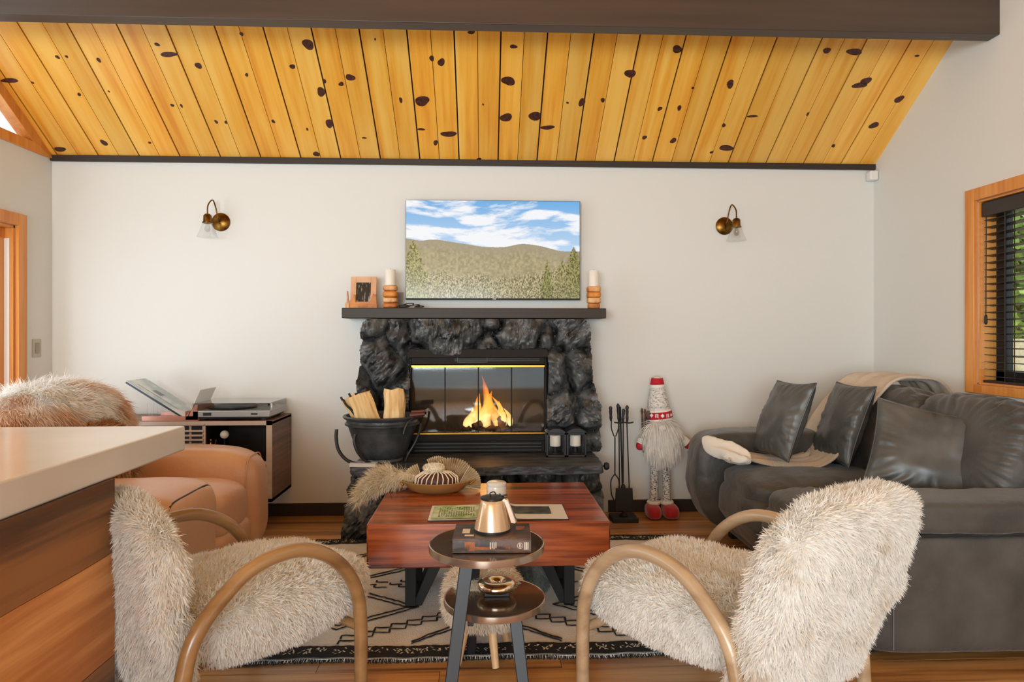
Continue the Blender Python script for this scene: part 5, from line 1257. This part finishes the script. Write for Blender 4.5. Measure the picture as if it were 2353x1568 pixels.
# ================================================================ fireplace tools
tr = T('fire_tool_stand', 'black iron fireplace tool stand on the floor right of the hearth', 'tool stand', (.925, 4.30, 0))
ty = 4.30
def tp(px, py, y=4.30): v = atY(px, py, y); return (v.x-.925, y-4.30, v.z)
g = G(); g.box(-.085, .085, -.075, .075, 0, .028); g.lathe([(0, .028), (.03, .03), (.01, .05), (.008, .06)], 16); g.build('base', M_blackm, tr, bevel=.004)
g = G(); g.tube([(0, 0, .03), tp(1425, 935)], .006, 8); g.build('post', M_blackm, tr)
g = G(); z = tp(1420, 970)[2]; g.tube([(-.065, -.02, z), (-.03, -.045, z-.002), (0, -.02, z), (.03, -.045, z-.002), (.06, -.02, z)], .0045, 8); g.tube([(0, 0, z), (0, -.03, z)], .005, 8); g.build('hanger', M_blackm, tr)
def tool(name, pts, hpts, label, extra=None):
    r = T(name, label, 'fireplace tool', (.925, 4.26, 0), group='tools hanging on the stand')
    g = G(); g.tube([(a, 0, c) for a, c in pts], .0042, 8)
    if extra: extra(g)
    g.build('shaft', M_blackm, r, smooth=50)
    g = G(); (a0, c0), (a1, c1) = hpts; n = 8; g.tube([(a0+(a1-a0)*k/n, 0, c0+(c1-c0)*k/n) for k in range(n+1)], [.006, .008, .010, .0085, .009, .0105, .009, .012, .006], 12); g.build('grip', M_black, r, smooth=60)
q = lambda px, py: (lambda v: (v[0], v[2]))(tp(px, py, 4.26))
def shovel(g):
    v = [(-.036, -.02, .19), (.052, -.02, .19), (.058, -.028, .06), (-.042, -.028, .06)]
    a, b = q(1413, 1120), q(1452, 1180)
    g.prism([(a[0], a[1]), (b[0]-.006, a[1]), (b[0], b[1]+.05), (b[0]-.004, b[1]+.03), (a[0]-.004, b[1]+.03), (a[0]-.006, b[1]+.05)], -.045, -.028); g.tube([(q(1445, 1125)[0], 0, q(1445, 1125)[1]), (q(1440, 1135)[0], -.03, q(1440, 1135)[1])], .005, 6)
tool('ash_shovel', [q(1440, 960), q(1446, 1125)], [q(1441, 970), q(1441, 932)], 'black ash shovel, rightmost tool on the fireplace stand', shovel)
def tongs(g):
    for s in (-1, 1): g.tube(smoothpts([(q(1413+s*2, 1003)[0], 0, q(1413, 1003)[1]), (q(1413+s*8, 985)[0], 0, q(1413, 985)[1]), (q(1413+s*8, 968)[0], 0, q(1413, 968)[1])], 5), .004, 8); g.tube(smoothpts([(q(1413, 1090)[0], 0, q(1413, 1090)[1]), (q(1413+s*9, 1105)[0], 0, q(1413, 1105)[1]), (q(1413+s*8, 1135)[0], 0, q(1413, 1135)[1]), (q(1413+s*2, 1150)[0], 0, q(1413, 1150)[1])], 5), .004, 8)
tool('fire_tongs', [q(1413, 1003), q(1413, 1092)], [q(1404, 968), q(1403, 934)], 'black fire tongs with forked shaft, leftmost tool on the fireplace stand', tongs)
tool('fire_poker', [q(1422, 960), q(1424, 1150)], [q(1422, 970), q(1420, 928)], 'black fire poker hanging in the middle of the stand')
def brush(g): g.puff((q(1432, 1130)[0], 0, q(1432, 1130)[1]), (.016, .014, .05), 3, 8)
tool('hearth_brush', [q(1432, 965), q(1432, 1110)], [q(1431, 970), q(1433, 940)], 'black hearth brush, second from the right on the stand', brush)

# ================================================================ gnome
M_knit = mat('grey_knit', S(222, 216, 208), .9, col2=S(186, 178, 168), ns=60, contrast=(.5, .62), bump=.5, bs=150)
M_knit2 = mat('patterned_knit', S(226, 222, 216), .9, col2=S(92, 88, 86), ns=130, stretch=(.5, 1, 1.3), contrast=(.48, .6), bump=.4, bs=150)
M_red = mat('red_felt', S(186, 22, 42), .85, bump=.3, bs=120); M_red2 = mat('red_velvet', S(176, 10, 24), .7, sheen=.5)
M_wf = mat('white_felt', S(236, 232, 226), .9, bump=.3, bs=120); M_char2 = mat('charcoal_felt', S(56, 50, 50), .9); M_beard = furmat('gnome_beard', S(246, 242, 236), S(226, 218, 206), 30)
gy = 4.36; gl = atY(1515, 1182, gy); gn = T('gnome_figure', 'tall standing felt gnome with knit hat and red boots by the wall', 'figurine', (gl.x, gy, 0))
def gp(px, py, dy=0): v = atY(px, py, gy+dy); return Vector((v.x-gl.x, dy, v.z))
S_ = 4.35/1500
for s, px in ((-1, 1497), (1, 1531)):
    p = gp(px+ (3 if s < 0 else 4), 1165); 
    def bt(W, V): W = W.copy(); W[:, 2] *= 1-.25*np.clip(-V[:, 1], 0, 1)*(V[:, 2] > 0); return W
    g = G(); g.puff((p.x-(.004 if s < 0 else -.008), -.02, .048), (.052 if s > 0 else .048, .085, .047), 3, 16, bt); o = g.build('boot', M_red2, gn, smooth=80)
    g = G(); g.lathe([(.030, .086), (.042, .088), (.048, .102), (.042, .112), (.034, .112)], 20, c=(p.x*.85, .0, 0), sy=.9); g.build('boot_cuff', M_wf, o, smooth=60)
    a = gp(px+ (4 if s < 0 else -4), 1150); b = gp(px+(6 if s < 0 else -6), 1040)
    g = G(); g.tube(smoothpts([(p.x*.85, 0, .105), (p.x*.8, 0, .25), (p.x*.72, 0, .46)], 8), [.027]*17, 18); g.build('leg', M_knit2, gn, smooth=80)
c = gp(1518, 1015); 
def bd(W, V): W = W.copy(); W[:, 0] *= (1-.22*np.clip(V[:, 2], 0, 1)); return W
g = G(); g.puff((c.x, 0, c.z-.01), (.118, .075, .11), 2.6, 22, bd); body = g.build('body', M_char2, gn, smooth=80)
hat = smoothpts([tuple(gp(1520, 1000, -.0)), tuple(gp(1517, 975)), tuple(gp(1514, 950)), tuple(gp(1512, 925)), tuple(gp(1511, 900)), tuple(gp(1510, 880)), tuple(gp(1510, 864))], 5)
R_ = list(np.interp(np.linspace(0, 1, len(hat)), [0, .18, .36, .6, .8, .93, 1], [.096, .088, .078, .057, .042, .034, .004]))
g = G(); g.tube(hat, R_, 28); ht = g.build('hat', M_knit, gn, smooth=80)
def band(i0, i1, mt_, nm, ex):
    g = G(); g.tube(hat[i0:i1+1], [r+ex for r in R_[i0:i1+1]], 28, cap=False); return g.build(nm, mt_, ht, smooth=80, solid=.003)
band(7, 12, M_wf, 'hat_border', .003); bnd = band(8, 11, M_red, 'hat_band', .006); band(24, 28, M_red, 'hat_tip_patch', .0035); band(22, 24, M_wf, 'hat_border', .003)
band(13, 21, mat('hat_knit', S(226, 220, 212), .9, col2=S(150, 146, 142), ns=110, stretch=(.6, 1, 1.3), contrast=(.5, .62)), 'knit_pattern', .0015)
g = G()
for k in range(7):
    a = -PI/2+(k-3)*.42; i = 9; cc_ = (hat[9]+hat[10])/2; r = (R_[9]+R_[10])/2+.0085
    M = Matrix.Translation((cc_.x+r*math.cos(a), cc_.y+r*math.sin(a), cc_.z)) @ Matrix.Rotation(a+PI/2, 4, 'Z')
    if k % 2: g.prism([(0, .014), (.013, 0), (0, -.014), (-.013, 0)], -.001, .002, 'Y', M)
    else: g.box(-.010, -.003, -.001, .002, -.013, .013, M); g.box(.003, .010, -.001, .002, -.013, .013, M); g.box(-.010, .010, -.001, .002, .008, .013, M)
g.build('band_motif', M_wf, ht)
g = G(); c0 = gp(1518, 1000, -.06)
def ber(W, V): W = W.copy(); W[:, 0] *= 1-.30*np.clip(-V[:, 2], 0, 1)**2; W[:, 1] -= .02*(1-V[:, 2]**2); return W
g.puff((c0.x, -.075, c0.z-.012), (.108, .035, .108), 2.3, 22, ber)
furry('beard', g, M_beard, gn, 5200, .10, .0055, (0, -.06, -1), 2.0, .06, .02, .45, 61, wav=.05)
g = G(); p = gp(1521, 984, -.12); g.puff((p.x, -.135, p.z), (.026, .022, .023), 2.2, 12); g.build('nose', M_knit, gn, smooth=80)
for s, pts, mit in ((-1, [(1492, 985), (1484, 1000), (1476, 1010)], (1474, 1016)), (1, [(1545, 985), (1558, 1000), (1570, 1012)], (1577, 1018))):
    g = G(); g.tube(smoothpts([tuple(gp(a, b, -.03)) for a, b in pts], 5), [.024]*11, 14); ar = g.build('sleeve', M_knit, gn, smooth=80)
    p = gp(*mit, -.03); p0 = gp(*pts[-1], -.03); d = (p-p0).normalized()
    g = G(); g.tube([p0-d*.005, p0+d*.03], [.030, .031], 16); g.build('cuff', M_wf, ar, smooth=50)
    g = G(); e_p = p0+d*.045; g.puff(tuple(e_p), (.027, .022, .030), 2.6, 14); th_ = e_p+Vector((-s*.02, -.01, .008)); g.puff(tuple(th_), (.010, .010, .016), 2.2, 8); g.build('mitten', M_red, ar, smooth=80)
sk = T('wooden_sticks', 'bundle of small brown wooden sticks held at left side of gnome', 'sticks', (gl.x, gy, 0))
M_stk = mat('brown_stick', S(120, 98, 84), .7, col2=S(70, 52, 44), ns=20)
g = G(); 
for dx_, top, tw in ((0, 944, .002), (7, 946, -.002)):
    a, b = gp(1475+dx_, top, -.05), gp(1479+dx_*.8, 1040, -.05); g.tube(smoothpts([tuple(a+Vector((-.008, -.012, -.006))), tuple(a), tuple((a+b)/2), tuple(b)], 6), .011, 10, flat=(1, .4))
g.build('ski', M_stk, sk, smooth=60)
g = G(); a, b = gp(1490, 944, -.05), gp(1489, 1005, -.05); g.box(a.x-.010, a.x+.008, -.054, -.046, b.z, a.z); g.build('board', M_stk, sk, bevel=.002)
